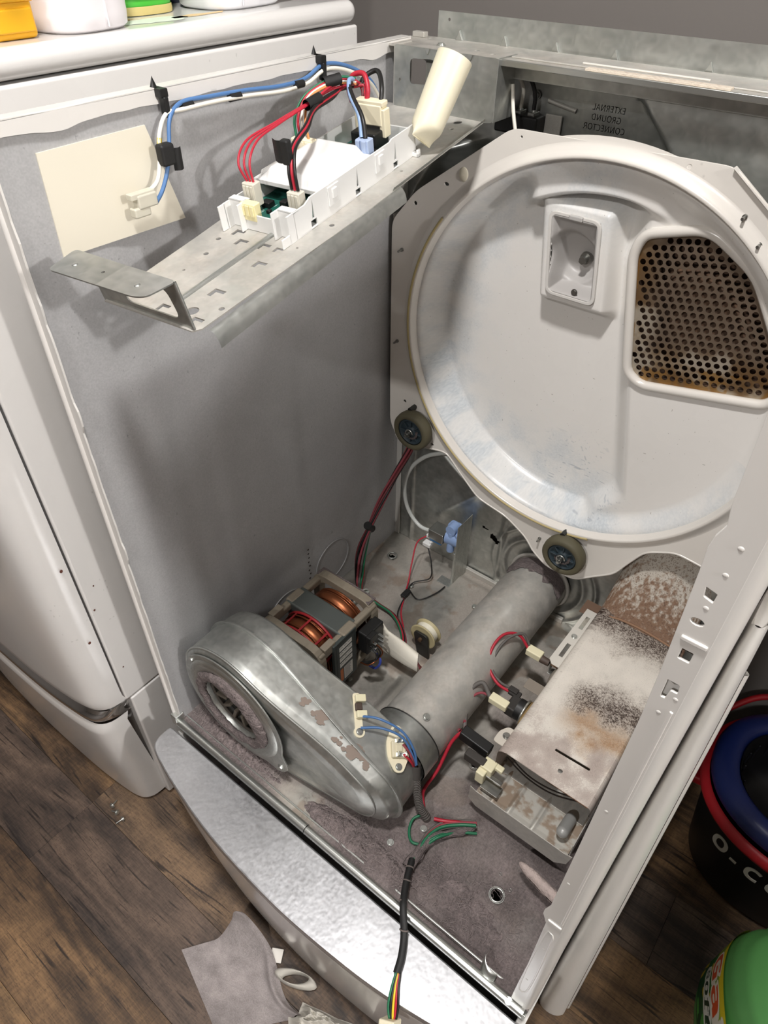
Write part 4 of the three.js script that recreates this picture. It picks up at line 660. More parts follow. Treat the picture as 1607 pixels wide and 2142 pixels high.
  mesh('tape_wrap', cyl(0.0085, 0.0085, 0.022, 0, 0, 0, 'y', 14).rotateX(0.62).translate(0.0395, 0.138, -0.475), MAT.tape, hn);
  mesh('harness_clip', [new THREE.TorusGeometry(0.011, 0.002, 6, 20).rotateY(1.2).translate(0.072, 0.016, -0.415), rb(0.01, 0.02, 0.01, 0.075, 0.01, -0.42, 0.002)], P(0xd8dcd4, 0.2, 0, { transmission: 0.4, thickness: 0.002 }), hn);
  for (let i = 0; i < 5; i++) wire(hn, [MAT.red, MAT.dustred, MAT.red, MAT.green, MAT.brownwire][i], [[0.268, 0.060 + i * 0.003, -0.318], [0.284, 0.050 + i * 0.003, -0.32 + i * 0.002], [0.305, 0.036, -0.320 + i * 0.003], [0.345, 0.015, -0.312 + i * 0.003]], 0.0019);
}

// ---- heater box along the right side
{
  const hb = part('heater_box', dryer, 'whitish steel heater box with soot and rust stains');
  const x0 = 0.492, x1 = 0.640, yb = 0.055, yt = 0.150, zf = -0.215, zb = -0.585;
  const HT = tex(512, 1024, (u, v) => { // u across the box, v = 0 front edge .. 1 back edge
    const x = u, n = fbm(u * 7, v * 17, 501, 5), f = vn(u * 240, v * 500, 502), g = vn(u * 120, v * 250, 503);
    let c = [218 + n * 16, 212 + n * 15, 202 + n * 14];
    const soot = Math.max(sm(0.70, 0.93, v + (n - 0.5) * 0.16 + u * 0.03), 0.95 * Math.exp(-(((v - 0.43 - (u - 0.5) * 0.07 + (n - 0.5) * 0.12) / 0.075) ** 2)) * sm(0.16, 0.5, u));
    const grain = sm(0.30, 0.62, 0.5 * f + 0.5 * fbm(u * 60, v * 150, 504, 3));
    c = mixc(c, [58, 45, 38], cl(soot * (0.35 + 1.1 * (1 - grain)) * 0.95));
    const rust = Math.exp(-(((v - 0.30 + (n - 0.5) * 0.15) / 0.07) ** 2)) * sm(0.22, 0.5, u);
    c = mixc(c, [146 + g * 24, 110 + g * 20, 78 + g * 14], cl(rust * (0.45 + 0.5 * n) * (0.7 + 0.6 * f)));
    const rb2 = sm(0.90, 0.985, v + (n - 0.5) * 0.08); c = mixc(c, [112 + g * 22, 78 + g * 18, 58 + g * 14], rb2 * 0.8);
    const lint = sm(0.30, 0.74, fbm(u * 6 + 3, v * 13, 505, 6) + (0.17 - v) * 1.4 + (f - 0.5) * 0.28) * (1 - sm(0.20, 0.34, v)); c = mixc(c, [150 + f * 34, 136 + f * 32, 128 + f * 32], lint * 0.8);
    if (vn(u * 300, v * 640, 506) > 0.90) c = mixc(c, [90, 78, 68], 0.3);
    return c;
  });
  const hm = M(0xffffff, 0.62, 0.15, { map: HT });
  const slots = [roundPoly([[0.558, 0.268], [0.612, 0.270], [0.612, 0.2655], [0.558, 0.2635]], 0.0015, 2), roundPoly([[0.576, 0.243], [0.583, 0.2433], [0.583, 0.2365], [0.576, 0.236]], 0.003, 3)];
  // top sheet with slots (shape drawn in x, -z)
  const topS = ext(shape([[x0 + 0.012, 0.216], [x1 - 0.006, 0.214], [x1 - 0.006, -zb], [x0 + 0.012, -zb]], slots), 0.0014); topS.rotateX(-Math.PI / 2).translate(0, yt - 0.0014, 0);
  { const p = topS.attributes.position, uv = topS.attributes.uv; for (let i = 0; i < p.count; i++) uv.setXY(i, (p.getX(i) - x0) / (x1 - x0), (p.getZ(i) - zf) / (zb - zf)); }
  mesh('top_sheet', topS, hm, hb);
  const side = (s) => grid(10, 40, (u, v) => { const z = mix(zf, zb, v); const a = cl(u / 0.3) * Math.PI / 2, r = 0.012; const xx = s < 0 ? x0 + r - r * Math.sin(a) : x1 - 0.006 + r * 0.5 * Math.sin(a), yy = u < 0.3 ? yt - r + r * Math.cos(a) : mix(yt - r, yb, (u - 0.3) / 0.7); return [xx, yy, z, s < 0 ? 0.08 - 0.06 * u : 0.94, v]; });
  mesh('left_side', side(-1), hm, hb); mesh('right_side', side(1), hm, hb);
  mesh('bottom_sheet', rx(x0, x1, yb - 0.0014, yb, zb, zf + 0.004, 0.0005), MAT.dusty, hb);
  mesh('inner_liner', rx(x0 + 0.004, x1 - 0.004, yb + 0.004, yb + 0.006, zb, zf - 0.02, 0.0005), MAT.dusty, hb);
  mesh('end_wall', rx(x0 + 0.006, x1 - 0.004, yb, yt - 0.004, -0.42, -0.418, 0.0005), MAT.dusty, hb);
  // neck bending up behind the drum wall
  const rustT = tex(512, 512, (u, v) => { const n = 0.62 * fbm(u * 46, v * 40, 521, 5) + 0.38 * (0.05 + 0.95 * sm(0.75, 0.1, v) + 0.3 * (fbm(u * 6, v * 6, 525, 3) - 0.5)), f = vn(u * 160, v * 160, 522); const c = mixc([196, 189, 178], [132, 104, 84], sm(0.36, 0.66, n)); return mixc(c, [92, 74, 62], sm(0.6, 0.85, f) * 0.45); });
  mesh('neck', grid(30, 24, (u, v) => { const a = Math.PI * (1.04 - 1.08 * u), w = mix(0.078, 0.070, v), hgt = mix(0.02, 0.055, sm(0, 0.5, v)), cx = mix(0.566, 0.572, v), y = mix(0.128, 0.262, sm(0.12, 1, v)), z = mix(-0.545, -0.608, sm(0, 0.8, v)); return [cx + w * Math.cos(a), y + hgt * Math.sin(a) * 0.85, z - 0.02 * v * Math.abs(Math.cos(a)), u, v]; }), M(0xffffff, 0.75, 0.2, { map: rustT }), hb, 'rusty neck of the heater box');
  mesh('neck_seam', tube([[0.505, 0.146, -0.548], [0.53, 0.152, -0.551], [0.57, 0.154, -0.552], [0.62, 0.150, -0.551]], 0.0022, 24, 6), M(0x8f6f57, 0.8), hb);
  // element wires inside the open end
  for (let i = 0; i < 2; i++) wire(hb, M(0x2e2620, 0.6, 0.5), [[0.50, 0.118 - i * 0.012, -0.235], [0.54, 0.105 - i * 0.008, -0.23], [0.58, 0.10 - i * 0.01, -0.235], [0.63, 0.105 - i * 0.008, -0.25]], 0.0012, 'element_lead');
  // open tray and deflector below the end
  const trayT = tex(256, 256, (u, v) => { const n = fbm(u * 10, v * 6, 523, 5); return mixc([206, 203, 194], [160, 138, 118], sm(0.42, 0.66, n) * 0.8); });
  const trayM = M(0xffffff, 0.45, 0.6, { map: trayT });
  mesh('tray', grid(60, 8, (u, v) => { const x = 0.484 + u * 0.154, z = -0.178 - v * 0.075, ridge = [0.18, 0.36, 0.62].reduce((s, k) => s + Math.exp(-(((u - k) / 0.018) ** 2)), 0); return [x, 0.060 + 0.003 * ridge * sm(0.05, 0.15, v) * (1 - sm(0.8, 0.95, v)), z, u, v]; }), trayM, hb);
  mesh('deflector', ext(shape([[0.476, 0.034], [0.490, 0.022], [0.625, 0.022], [0.641, 0.040], [0.645, 0.068], [0.635, 0.064], [0.60, 0.064], [0.486, 0.064], [0.476, 0.068]]), 0.0013).translate(0, 0.008, -0.178), MAT.dusty, hb, 'grey steel deflector plate');
  mesh('tray_wall', rx(0.6395, 0.641, 0.058, 0.105, -0.262, -0.178, 0.0006), MAT.dusty, hb);
  mesh('insulator_knob', new THREE.CapsuleGeometry(0.009, 0.03, 8, 16).rotateX(1.2).translate(0.618, 0.078, -0.212), M(0x9c9c99, 0.4, 0.2), hb, 'grey rounded insulator');
  // tabs and flange strip on the left side
  mesh('flange_strip', metreUV(ext(shape([[0, 0], [0.145, 0], [0.145, 0.020], [0.008, 0.022], [0, 0.014]], [rectPts(0.022, 0.006, 0.055, 0.013), rectPts(0.095, 0.006, 0.128, 0.013)]), 0.0012).rotateX(-Math.PI / 2).rotateY(Math.PI / 2).translate(x0 + 0.004, 0.135, -0.408)), M(0xd9d5cc, 0.5, 0.2), hb).position.x = -0.003;
  screw(hb, x0 - 0.009, 0.1365, -0.482, [0, 1, 0], MAT.zinc, 0.9);
  mesh('tab', rx(0.462, 0.496, 0.128, 0.1294, -0.366, -0.345, 0.0006), M(0x8d8479, 0.6, 0.3), hb);
  mesh('tab', rx(0.462, 0.492, 0.128, 0.1294, -0.58, -0.545, 0.0006), M(0x7c6352, 0.7, 0.3), hb);
  mesh('front_tab', metreUV(ext(shape(roundPoly([[-0.022, 0], [0.008, 0], [0.008, 0.034], [-0.014, 0.034], [-0.022, 0.02]], 0.005, 3)), 0.0013).rotateX(-Math.PI / 2).translate(x0 + 0.006, 0.138, -0.228)), M(0xcfc8bc, 0.5, 0.2), hb);
  screw(hb, x0 - 0.003, 0.1395, -0.246, [0, 1, 0], MAT.steel, 1);
  mesh('thermostat_boss', new THREE.SphereGeometry(0.03, 20, 12).scale(0.6, 0.7, 1).translate(x0 + 0.004, 0.105, -0.318), M(0xa98e63, 0.6, 0.3), hb);
  mesh('thermostat_boss', new THREE.SphereGeometry(0.026, 20, 12).scale(0.5, 0.7, 1.1).translate(x0 + 0.004, 0.11, -0.405), M(0x9d958a, 0.6, 0.3), hb);
  // limit thermostat
  const t1 = part('limit_thermostat', dryer, 'black round limit thermostat with cream plug beside the heater box'); t1.position.set(0.470, 0.108, -0.318);
  mesh('body', [cyl(0.018, 0.018, 0.014, 0.008, 0, 0, 'x', 28)], MAT.black, t1); mesh('body_cap', [rb(0.018, 0.022, 0.030, -0.006, 0, 0.001, 0.003), rb(0.02, 0.006, 0.012, -0.014, 0.008, -0.016, 0.001), rb(0.016, 0.004, 0.010, -0.018, 0.012, -0.018, 0.001)], M(0x2d2a27, 0.6), t1);
  mesh('rim', new THREE.TorusGeometry(0.020, 0.002, 8, 32).rotateY(Math.PI / 2).translate(0.014, 0, 0), MAT.zinc, t1);
  mesh('plug', rb(0.032, 0.013, 0.015, -0.026, 0.009, 0.014, 0.002), MAT.nylon, t1, 'cream plug');
  const t2 = part('thermal_cutoff', dryer, 'cream plug with brass cut-off beside the heater box'); t2.position.set(0.468, 0.112, -0.425);
  mesh('plug', [rb(0.028, 0.014, 0.016, -0.026, 0.004, 0, 0.002)], MAT.nylon, t2); mesh('ceramic', cyl(0.006, 0.007, 0.016, -0.005, 0.002, 0.002, 'x', 14), M(0x4e4038, 0.6), t2);
  mesh('brass_cup', [cyl(0.008, 0.008, 0.012, 0.012, 0.006, -0.003, 'x', 16)], M(0xa07448, 0.45, 0.7), t2); mesh('clip', [rb(0.0012, 0.03, 0.014, 0.006, 0.002, 0, 0.0004), rb(0.012, 0.0012, 0.014, 0.012, -0.012, 0.004, 0.0004)], MAT.zinc, t2); screw(t2, 0.014, -0.010, 0.006, [-0.5, 1, 0.3], MAT.steel, 1.1);
  const t3 = part('heater_terminal', dryer, 'cream ceramic terminal with black plug at the heater box front'); t3.position.set(0.486, 0.098, -0.208);
  mesh('ceramic_block', [rb(0.020, 0.020, 0.020, 0, 0, 0, 0.002), rb(0.014, 0.026, 0.012, -0.004, -0.008, 0.014, 0.002), rb(0.02, 0.008, 0.010, 0.012, 0.004, -0.006, 0.002)], MAT.nylon, t3);
  mesh('spade', [rb(0.026, 0.002, 0.007, 0.016, -0.006, 0.008, 0.0006), rb(0.030, 0.0014, 0.018, 0.016, -0.022, 0.014, 0.0005)], MAT.steel, t3);
  mesh('plug', rb(0.052, 0.020, 0.018, -0.036, 0.008, -0.018, 0.002).rotateZ(-0.1), MAT.black, t3, 'black plug');
  mesh('plug', rb(0.034, 0.018, 0.014, -0.022, 0.002, 0.002, 0.002), M(0x3b3733, 0.7), t3);
  // leads of the heater parts
  const hw = part('wiring', dryer, 'red and grey leads between heater terminals');
  wire(hw, MAT.red, [[0.430, 0.117, -0.425], [0.408, 0.138, -0.425], [0.390, 0.146, -0.405], [0.386, 0.138, -0.375], [0.396, 0.122, -0.350], [0.422, 0.112, -0.336], [0.45, 0.114, -0.333]], 0.0026);
  wire(hw, MAT.greywire, [[0.430, 0.119, -0.429], [0.414, 0.140, -0.430], [0.400, 0.142, -0.410], [0.394, 0.132, -0.380], [0.402, 0.116, -0.352], [0.425, 0.110, -0.342], [0.452, 0.117, -0.340]], 0.0024);
  wire(hw, MAT.dustred, [[0.428, 0.117, -0.305], [0.413, 0.118, -0.300], [0.404, 0.112, -0.288], [0.408, 0.098, -0.268], [0.418, 0.090, -0.250], [0.428, 0.098, -0.238]], 0.0022);
  wire(hw, MAT.greywire, [[0.428, 0.119, -0.302], [0.408, 0.130, -0.310], [0.398, 0.122, -0.296], [0.406, 0.102, -0.270], [0.420, 0.088, -0.246], [0.442, 0.098, -0.226]], 0.0038);
  wire(hw, MAT.dustred, [[0.414, 0.092, -0.255], [0.405, 0.098, -0.248], [0.408, 0.086, -0.240], [0.418, 0.092, -0.236]], 0.0034);
  wire(hw, MAT.red, [[0.446, 0.106, -0.228], [0.428, 0.112, -0.226], [0.418, 0.095, -0.215], [0.416, 0.05, -0.178], [0.412, 0.022, -0.148], [0.425, 0.012, -0.132]], 0.0029);
}

// ---- harness over the base pan and out across the front rail
{
  const h = part('wiring_harness', dryer, 'ribbed harness sleeve and dusty wires over the base pan, ending in a cream plug');
  const A = [[0.4035, 0.118, -0.135], [0.409, 0.095, -0.128], [0.416, 0.06, -0.124], [0.425, 0.03, -0.122], [0.440, 0.012, -0.122]];
  wire(h, MAT.blue, [[0.305, 0.172, -0.118], [0.335, 0.180, -0.13], [0.372, 0.165, -0.142], [0.395, 0.14, -0.14], [0.404, 0.118, -0.135]], 0.0019);
  wire(h, MAT.blue, [[0.320, 0.168, -0.108], [0.345, 0.172, -0.124], [0.374, 0.160, -0.137], [0.394, 0.136, -0.136], [0.403, 0.118, -0.133]], 0.0019);
  wire(h, MAT.dustred, [[0.378, 0.148, -0.135], [0.39, 0.140, -0.134], [0.398, 0.130, -0.132], [0.402, 0.118, -0.132]], 0.0019);
  wire(h, MAT.red, [[0.386, 0.142, -0.125], [0.394, 0.138, -0.126], [0.400, 0.128, -0.128], [0.402, 0.118, -0.130]], 0.0019);
  mesh('sleeve_end', tube(A.slice(0, 2), 0.0068, 8, 14), M(0x4a4643, 0.7), h);
  { // ribbed conduit
    const c = new THREE.CatmullRomCurve3(A.slice(1).map(p => V(...p))), N = 170; const fr = c.computeFrenetFrames(N, false);
    mesh('conduit', grid(14, N, (u, v) => { const i = Math.round(v * N), p = c.getPointAt(i / N), a = u * 2 * Math.PI, r = 0.0055 + 0.0012 * Math.sign(Math.sin(v * 2 * Math.PI * 24)); return [p.x + r * (Math.cos(a) * fr.normals[i].x + Math.sin(a) * fr.binormals[i].x), p.y + r * (Math.cos(a) * fr.normals[i].y + Math.sin(a) * fr.binormals[i].y), p.z + r * (Math.cos(a) * fr.normals[i].z + Math.sin(a) * fr.binormals[i].z)]; }), M(0x57524e, 0.65), h, 'ribbed grey conduit');
  }
  const lo = (d) => (p) => [p[0] + d[0], p[1] + d[1], p[2] + d[2]];
  // dusty trunk: heater side, then forward
  [[MAT.dustred, [0, 0.003, 0]], [MAT.greywire, [0.003, 0, 0.003]], [MAT.greywire, [-0.003, 0.001, -0.002]], [MAT.green, [0.001, 0.004, 0.004]]].forEach(([m, d]) => wire(h, m, [[0.505, 0.016, -0.160], [0.485, 0.012, -0.148], [0.462, 0.010, -0.125], [0.455, 0.010, -0.100], [0.457, 0.009, -0.075], [0.458, 0.009, -0.055]].map(lo(d)), 0.0026));
  mesh('trunk_lint', grid(24, 12, (u, v) => { const a = v * 2 * Math.PI, x = mix(0.50, 0.458, sm(0, 0.6, u)), z = mix(-0.158, -0.045, u), r = 0.006 + 0.005 * fbm(u * 9, v * 6, 531, 3); return [x + r * Math.cos(a), 0.010 + r * 0.7 * Math.sin(a), z]; }), MAT.lint, h).userData.kind = 'stuff';
  for (const k of [0, 1, 2]) wire(h, MAT.green, [[0.452 + k * 0.004, 0.010, -0.085], [0.464 + k * 0.003, 0.014 + k * 0.002, -0.106], [0.476 + k * 0.006, 0.013, -0.124 - k * 0.004], [0.488 + k * 0.012, 0.012, -0.134 - k * 0.008]], 0.0022);
  wire(h, MAT.green, [[0.452, 0.009, -0.083], [0.440, 0.008, -0.080], [0.428, 0.008, -0.090], [0.422, 0.010, -0.108], [0.428, 0.012, -0.120]], 0.0022);
  wire(h, MAT.red, [[0.448, 0.012, -0.128], [0.462, 0.014, -0.134], [0.478, 0.014, -0.144], [0.49, 0.014, -0.152]], 0.0030);
  wire(h, MAT.red, [[0.425, 0.012, -0.132], [0.43, 0.010, -0.125], [0.440, 0.010, -0.122]], 0.0029);
  // taped tail over the front rail
  const T = [[0.457, 0.012, -0.058], [0.466, 0.016, -0.035], [0.477, 0.020, -0.012], [0.488, 0.024, 0.006], [0.508, 0.010, 0.030], [0.520, 0.006, 0.052], [0.526, 0.004, 0.070]];
  mesh('taped_tail', tube(T, 0.0052, 60, 10), MAT.tape, h, 'black taped tail'); for (let i = 0; i < 4; i++) mesh('tail_lint', new THREE.TorusGeometry(0.0055, 0.0012, 5, 14).rotateY(0.4).rotateX(0.2 * i).translate(...[[0.462, 0.014, -0.046], [0.470, 0.017, -0.028], [0.482, 0.022, -0.002], [0.504, 0.013, 0.025]][i]), M(0x6b625e, 0.95), h);
  [MAT.green, MAT.blackwire, MAT.yellow, MAT.red, MAT.blackwire].forEach((m, i) => wire(h, m, [[0.524 + i * 0.0012, 0.004, 0.066], [0.528 + i * 0.0022, 0.001, 0.080], [0.533 + i * 0.0028, -0.005, 0.094 - i * 0.001], [0.538 + i * 0.003, -0.012, 0.104 - i * 0.0015], [0.547 + i * 0.0018, -0.021, 0.1125 - i * 0.001]], 0.0017));
  const pg = mesh('end_plug', [rb(0.022, 0.026, 0.013, 0, 0, 0, 0.002), rb(0.018, 0.012, 0.016, 0, -0.006, 0.001, 0.002)], MAT.cream, h, 'cream end plug'); pg.position.set(0.550, -0.024, 0.1155); pg.rotation.set(0.5, 0.5, 0.15);
}

// ---- loose lint lying on the base pan
{
  const heap = (name, label, cx, cz, rx_, rz_, rot, thick, s, fib) => {
    const t = thing(name, label, 'lint'); t.userData.kind = 'stuff';
    const ca = Math.cos(rot), sa = Math.sin(rot), n = 56;
    const hgt = (a, b) => { const r = Math.hypot(a, b) + 0.45 * (fbm(a * 3 + s, b * 3, s, 3) - 0.5); return sm(1.05, 0.3, r); };
    const P3 = (a, b) => { const x = cx + ca * a * rx_ - sa * b * rz_, z = cz + sa * a * rx_ + ca * b * rz_; return [x, z]; };
    mesh('lint_mat', grid(n * 3, Math.round(n * 1.2), (u, v) => { const a = (u * 2 - 1) * 1.2, b = (v * 2 - 1) * 1.2, [x, z] = P3(a, b), k = hgt(a, b); return [x, baseH(x, z) - 0.004 + k * (0.006 + thick * (0.15 + 0.6 * fbm(x * 70, z * 70, s + 3, 4) + 0.5 * vn(x * 330, z * 330, s + 9) * vn(x * 120, z * 120, s + 8))), z, x * 4, z * 4]; }, (x, y, z) => { const dx = x - cx, dz = z - cz, a = (ca * dx + sa * dz) / rx_, b = (-sa * dx + ca * dz) / rz_; return hgt(a, b) < 0.02 || Math.hypot(x - 0.58, z + 0.10) < 0.010; }), MAT.lint, t);
    const gs = []; for (let i = 0; i < fib; i++) { const a = h2(i, 1, s) * 1.9 - 0.95, b = h2(i, 2, s) * 1.9 - 0.95; if (a * a + b * b > 1) continue; const [x, z] = P3(a, b), y = baseH(x, z) + thick * 0.8 * hgt(a, b) + 0.003, d = h2(i, 3, s) * 6.28, l = 0.006 + 0.012 * h2(i, 4, s), q = (h2(i, 5, s) - 0.5) * 2; gs.push(new THREE.TubeGeometry(new THREE.CatmullRomCurve3([V(x, y, z), V(x + l * 0.5 * Math.cos(d), y + 0.003 + 0.002 * q, z + l * 0.5 * Math.sin(d)), V(x + l * Math.cos(d + q), y + 0.001, z + l * Math.sin(d + q))]), 4, 0.00022, 3)); }
    if (gs.length) mesh('lint_fibre', gs, M(0x9d9290, 1), t);
  };
  heap('lint', 'thick grey lint heaped on the base below the blower inlet', 0.115, -0.034, 0.115, 0.028, 0.02, 0.016, 601, 260);
  heap('lint', 'strip of lint along the front rail beside the taped harness tail', 0.372, -0.032, 0.12, 0.030, -0.02, 0.012, 621, 220);
  heap('lint', 'thin felted lint round the pressed circle in the base pan', 0.555, -0.055, 0.10, 0.055, 0, 0.003, 641, 260);
  const fl = thing('felt_strip', 'lint-covered pinkish felt strip poking out from behind the side panel', 'felt strip');
  mesh('strip', grid(40, 14, (u, v) => { const a = v * 2 * Math.PI, n = fbm(u * 14, v * 8, 651, 4), r = (0.0095 + 0.004 * n) * Math.sqrt(Math.max(0.02, 1 - (1 - u) ** 6)), x = mix(0.592, 0.68, 1 - u) + 0.0, z = mix(-0.142, -0.128, 1 - u); return [mix(0.588, 0.68, u) , 0.052 - 0.006 * u + r * Math.sin(a), -0.136 + 0.014 * u + r * 0.7 * Math.cos(a), u * 0.5, v * 0.3]; }), M(0xb7a7a1, 1, 0, { bumpMap: lintN, bumpScale: 0.003 }), fl);
}

// ================================================================ control board on the bracket
{
  const t = thing('control_board', 'white plastic control box with red and black wires on the galvanised bracket', 'control board');
  t.applyMatrix4(bm);   // local x across, y up, z to the front; bracket plate at y = 0
  const x0 = -0.036, x1 = 0.051, z0 = 0.142, z1 = 0.388, h = 0.034, y0 = 0.0015;
  const wp = MAT.plastic, wt = 0.0018;
  mesh('tray_floor', rx(x0, x1, y0, y0 + 0.002, z0, z1 - 0.012, 0.0008), wp, t);
  // long walls with notches, built as outlines
  const wallR = [[z0, y0 + 0.004], [z0 + 0.012, y0], [z0 + 0.040, y0], [z0 + 0.040, y0 + 0.008], [z0 + 0.050, y0 + 0.008], [z0 + 0.050, y0], [z0 + 0.118, y0], [z0 + 0.118, y0 + 0.008], [z0 + 0.128, y0 + 0.008], [z0 + 0.128, y0], [z0 + 0.200, y0], [z0 + 0.200, y0 + 0.009], [z0 + 0.210, y0 + 0.009], [z0 + 0.210, y0 - 0.0], [z1, y0], [z1, h - 0.004], [z1 - 0.03, h - 0.004], [z1 - 0.04, h], [z0 + 0.055, h], [z0 + 0.050, h + 0.002], [z0, h + 0.002]];
  const cut = (z) => [[z, 0.006], [z + 0.004, 0.006], [z + 0.0012, 0.026]];
  const wr = ext(shape(wallR, [cut(z0 + 0.043), cut(z0 + 0.121), cut(z0 + 0.203)].map(c => c.map(([a, b]) => [a, b + y0 + 0.004]))), wt).rotateY(-Math.PI / 2).translate(x1, 0, 0);
  mesh('side_wall', wr, wp, t);
  const wl = ext(shape([[z0, y0], [z1, y0], [z1, h - 0.006], [z1 - 0.05, h - 0.006], [z1 - 0.052, h], [z0 + 0.18, h], [z0 + 0.178, h + 0.003], [z0 + 0.14, h + 0.003], [z0 + 0.138, h], [z0, h]]), wt).rotateY(-Math.PI / 2).translate(x0 + wt, 0, 0);
  mesh('side_wall', wl, wp, t);
  mesh('end_wall', rx(x0, x1, y0, h * 0.9, z0, z0 + wt, 0.0006), wp, t);
  mesh('end_wall', rx(x0 + 0.020, x1 - 0.022, y0, 0.019, z1 - 0.010, z1 - 0.008, 0.0006), wp, t);
  for (const s of [0, 1]) { const bx = s ? x1 - 0.022 : x0 + 0.0; mesh('corner_post', [rx(bx, bx + 0.022, y0, h - 0.004, z1 - 0.012, z1 - 0.010, 0.0006), rx(s ? bx : bx + 0.020, s ? bx + 0.002 : bx + 0.022, y0, h - 0.004, z1 - 0.012, z1, 0.0006), rx(bx, bx + 0.022, h - 0.006, h - 0.004, z1 - 0.02, z1 - 0.010, 0.0006)], wp, t); }
  mesh('corner_leg', rx(x1 - 0.0018, x1, y0, y0 + 0.01, z1 - 0.002, z1 + 0.012, 0.0006), wp, t); mesh('corner_leg', rx(x0, x0 + 0.0018, y0, h - 0.006, z1 - 0.002, z1 + 0.008, 0.0006), wp, t);
  for (const z of [z0 + 0.078, z0 + 0.168]) { mesh('snap_latch', [rx(x1, x1 + 0.0016, 0.012, 0.032, z - 0.010, z + 0.010, 0.0007)], wp, t); mesh('latch_tongue', rx(x1 + 0.001, x1 + 0.0035, 0.019, 0.029, z - 0.004, z + 0.004, 0.0008), wp, t); }
  mesh('lock_foot', [rx(x1 - 0.002, x1 + 0.008, y0, 0.006, z0 + 0.002, z0 + 0.008, 0.001), rx(x1 + 0.005, x1 + 0.008, y0, 0.010, z0 + 0.002, z0 + 0.008, 0.001)], wp, t);
  // raised lid over the middle
  const cv = (pts, d) => new THREE.ExtrudeGeometry(shape(pts), { depth: d, bevelEnabled: true, bevelSize: 0.0012, bevelThickness: 0.0012, bevelSegments: 2 });
  mesh('cover', grid(24, 40, (u, v) => { const x = mix(x0 + 0.002, x1 - 0.002, u), z = mix(z0 + 0.090, z1 - 0.056, v), e = Math.min(u, 1 - u) * 0.087, f = Math.min(v, 1 - v) * 0.10; const rise = 0.011 * sm(0.002, 0.016, e) * sm(0.0, 0.10, Math.min(v * 1.2, (1 - v) * 0.9) ) ; const flat = h - 0.001 + rise - 0.004 * sm(0.55, 0.75, u) * sm(0.2, 0.5, v); return [x, flat, z]; }), wp, t, 'white ridged cover');
  mesh('cover_front', rx(x0 + 0.003, x1 - 0.003, h - 0.006, h - 0.001, z1 - 0.0575, z1 - 0.055, 0.0008), wp, t);
  // board seen at the open ends
  const pcbT = canvasTex(256, 128, (c, w, hh) => { c.fillStyle = '#1d5a4e'; c.fillRect(0, 0, w, hh); c.fillStyle = '#2f7b6a'; for (let i = 0; i < 40; i++) c.fillRect(h2(i, 1, 7) * w, h2(i, 2, 7) * hh, 30 * h2(i, 3, 7), 2); c.fillStyle = '#0f2422'; for (let i = 0; i < 12; i++) c.fillRect(h2(i, 4, 7) * w, h2(i, 5, 7) * hh, 16, 10); c.fillStyle = '#c9d6d0'; for (let i = 0; i < 50; i++) c.fillRect(h2(i, 6, 7) * w, h2(i, 7, 7) * hh, 3, 3); });
  mesh('circuit_board', rx(x0 + 0.004, x1 - 0.003, 0.010, 0.0118, z0 + 0.006, z1 - 0.012, 0.0004), M(0xffffff, 0.45, 0, { map: pcbT }), t, 'green circuit board');
  for (const [x, z, w, l, hh] of [[-0.012, 0.345, 0.012, 0.010, 0.006], [0.01, 0.342, 0.009, 0.009, 0.009], [0.022, 0.355, 0.006, 0.012, 0.005], [0.000, 0.358, 0.005, 0.005, 0.004]]) mesh('chip', rb(w, hh, l, x, 0.0118 + hh / 2, z, 0.001), MAT.black, t);
  mesh('relay', [rb(0.034, 0.026, 0.030, 0.012, 0.025, 0.180, 0.002), rb(0.026, 0.014, 0.026, 0.024, 0.019, 0.212, 0.002)], MAT.black, t, 'black relay'); mesh('capacitor', cyl(0.016, 0.016, 0.018, 0.012, 0.022, 0.222, 'y', 24), MAT.black, t);
  const conn = (x, y, z, w, hh, d, m, label) => mesh('connector', [rb(w, hh, d, x, y, z, 0.0012), ...Array.from({ length: 3 }, (_, i) => rb(w * 0.22, hh * 0.6, 0.0015, x + (i - 1) * w * 0.3, y + hh * 0.1, z + d / 2 + 0.0005, 0.0004))], m, t, label);
  const clr = P(0xeee9da, 0.3, 0, { transmission: 0.3, thickness: 0.003 });
  conn(-0.018, 0.030, 0.358, 0.016, 0.024, 0.012, clr, 'translucent connector'); conn(0.036, 0.028, 0.352, 0.016, 0.022, 0.011, clr, 'translucent connector');
  conn(-0.008, 0.021, 0.376, 0.020, 0.018, 0.010, M(0xe9dfae, 0.45), 'pale yellow socket'); conn(-0.030, 0.036, 0.250, 0.030, 0.020, 0.010, MAT.cream, 'cream connector');
  mesh('connector', [rb(0.034, 0.022, 0.014, 0.012, 0.052, 0.172, 0.0015), rb(0.008, 0.030, 0.012, 0.029, 0.044, 0.172, 0.0012), rb(0.008, 0.034, 0.012, -0.005, 0.046, 0.172, 0.0012), rb(0.038, 0.005, 0.012, 0.012, 0.064, 0.172, 0.001)], MAT.cream, t, 'cream power connector');
  mesh('connector', [rb(0.017, 0.024, 0.012, 0.036, 0.034, 0.225, 0.0012), rb(0.005, 0.020, 0.004, 0.032, 0.036, 0.232, 0.0006), rb(0.005, 0.020, 0.004, 0.040, 0.036, 0.232, 0.0006)], M(0xa8b8d4, 0.45), t, 'pale blue connector');
  // wires: red bundle arching from the front connectors to the back knot
  const knot = (i) => [-0.018 + 0.006 * Math.cos(i * 1.7), 0.080 + 0.006 * Math.sin(i * 1.7), 0.170 + 0.005 * Math.cos(i)];
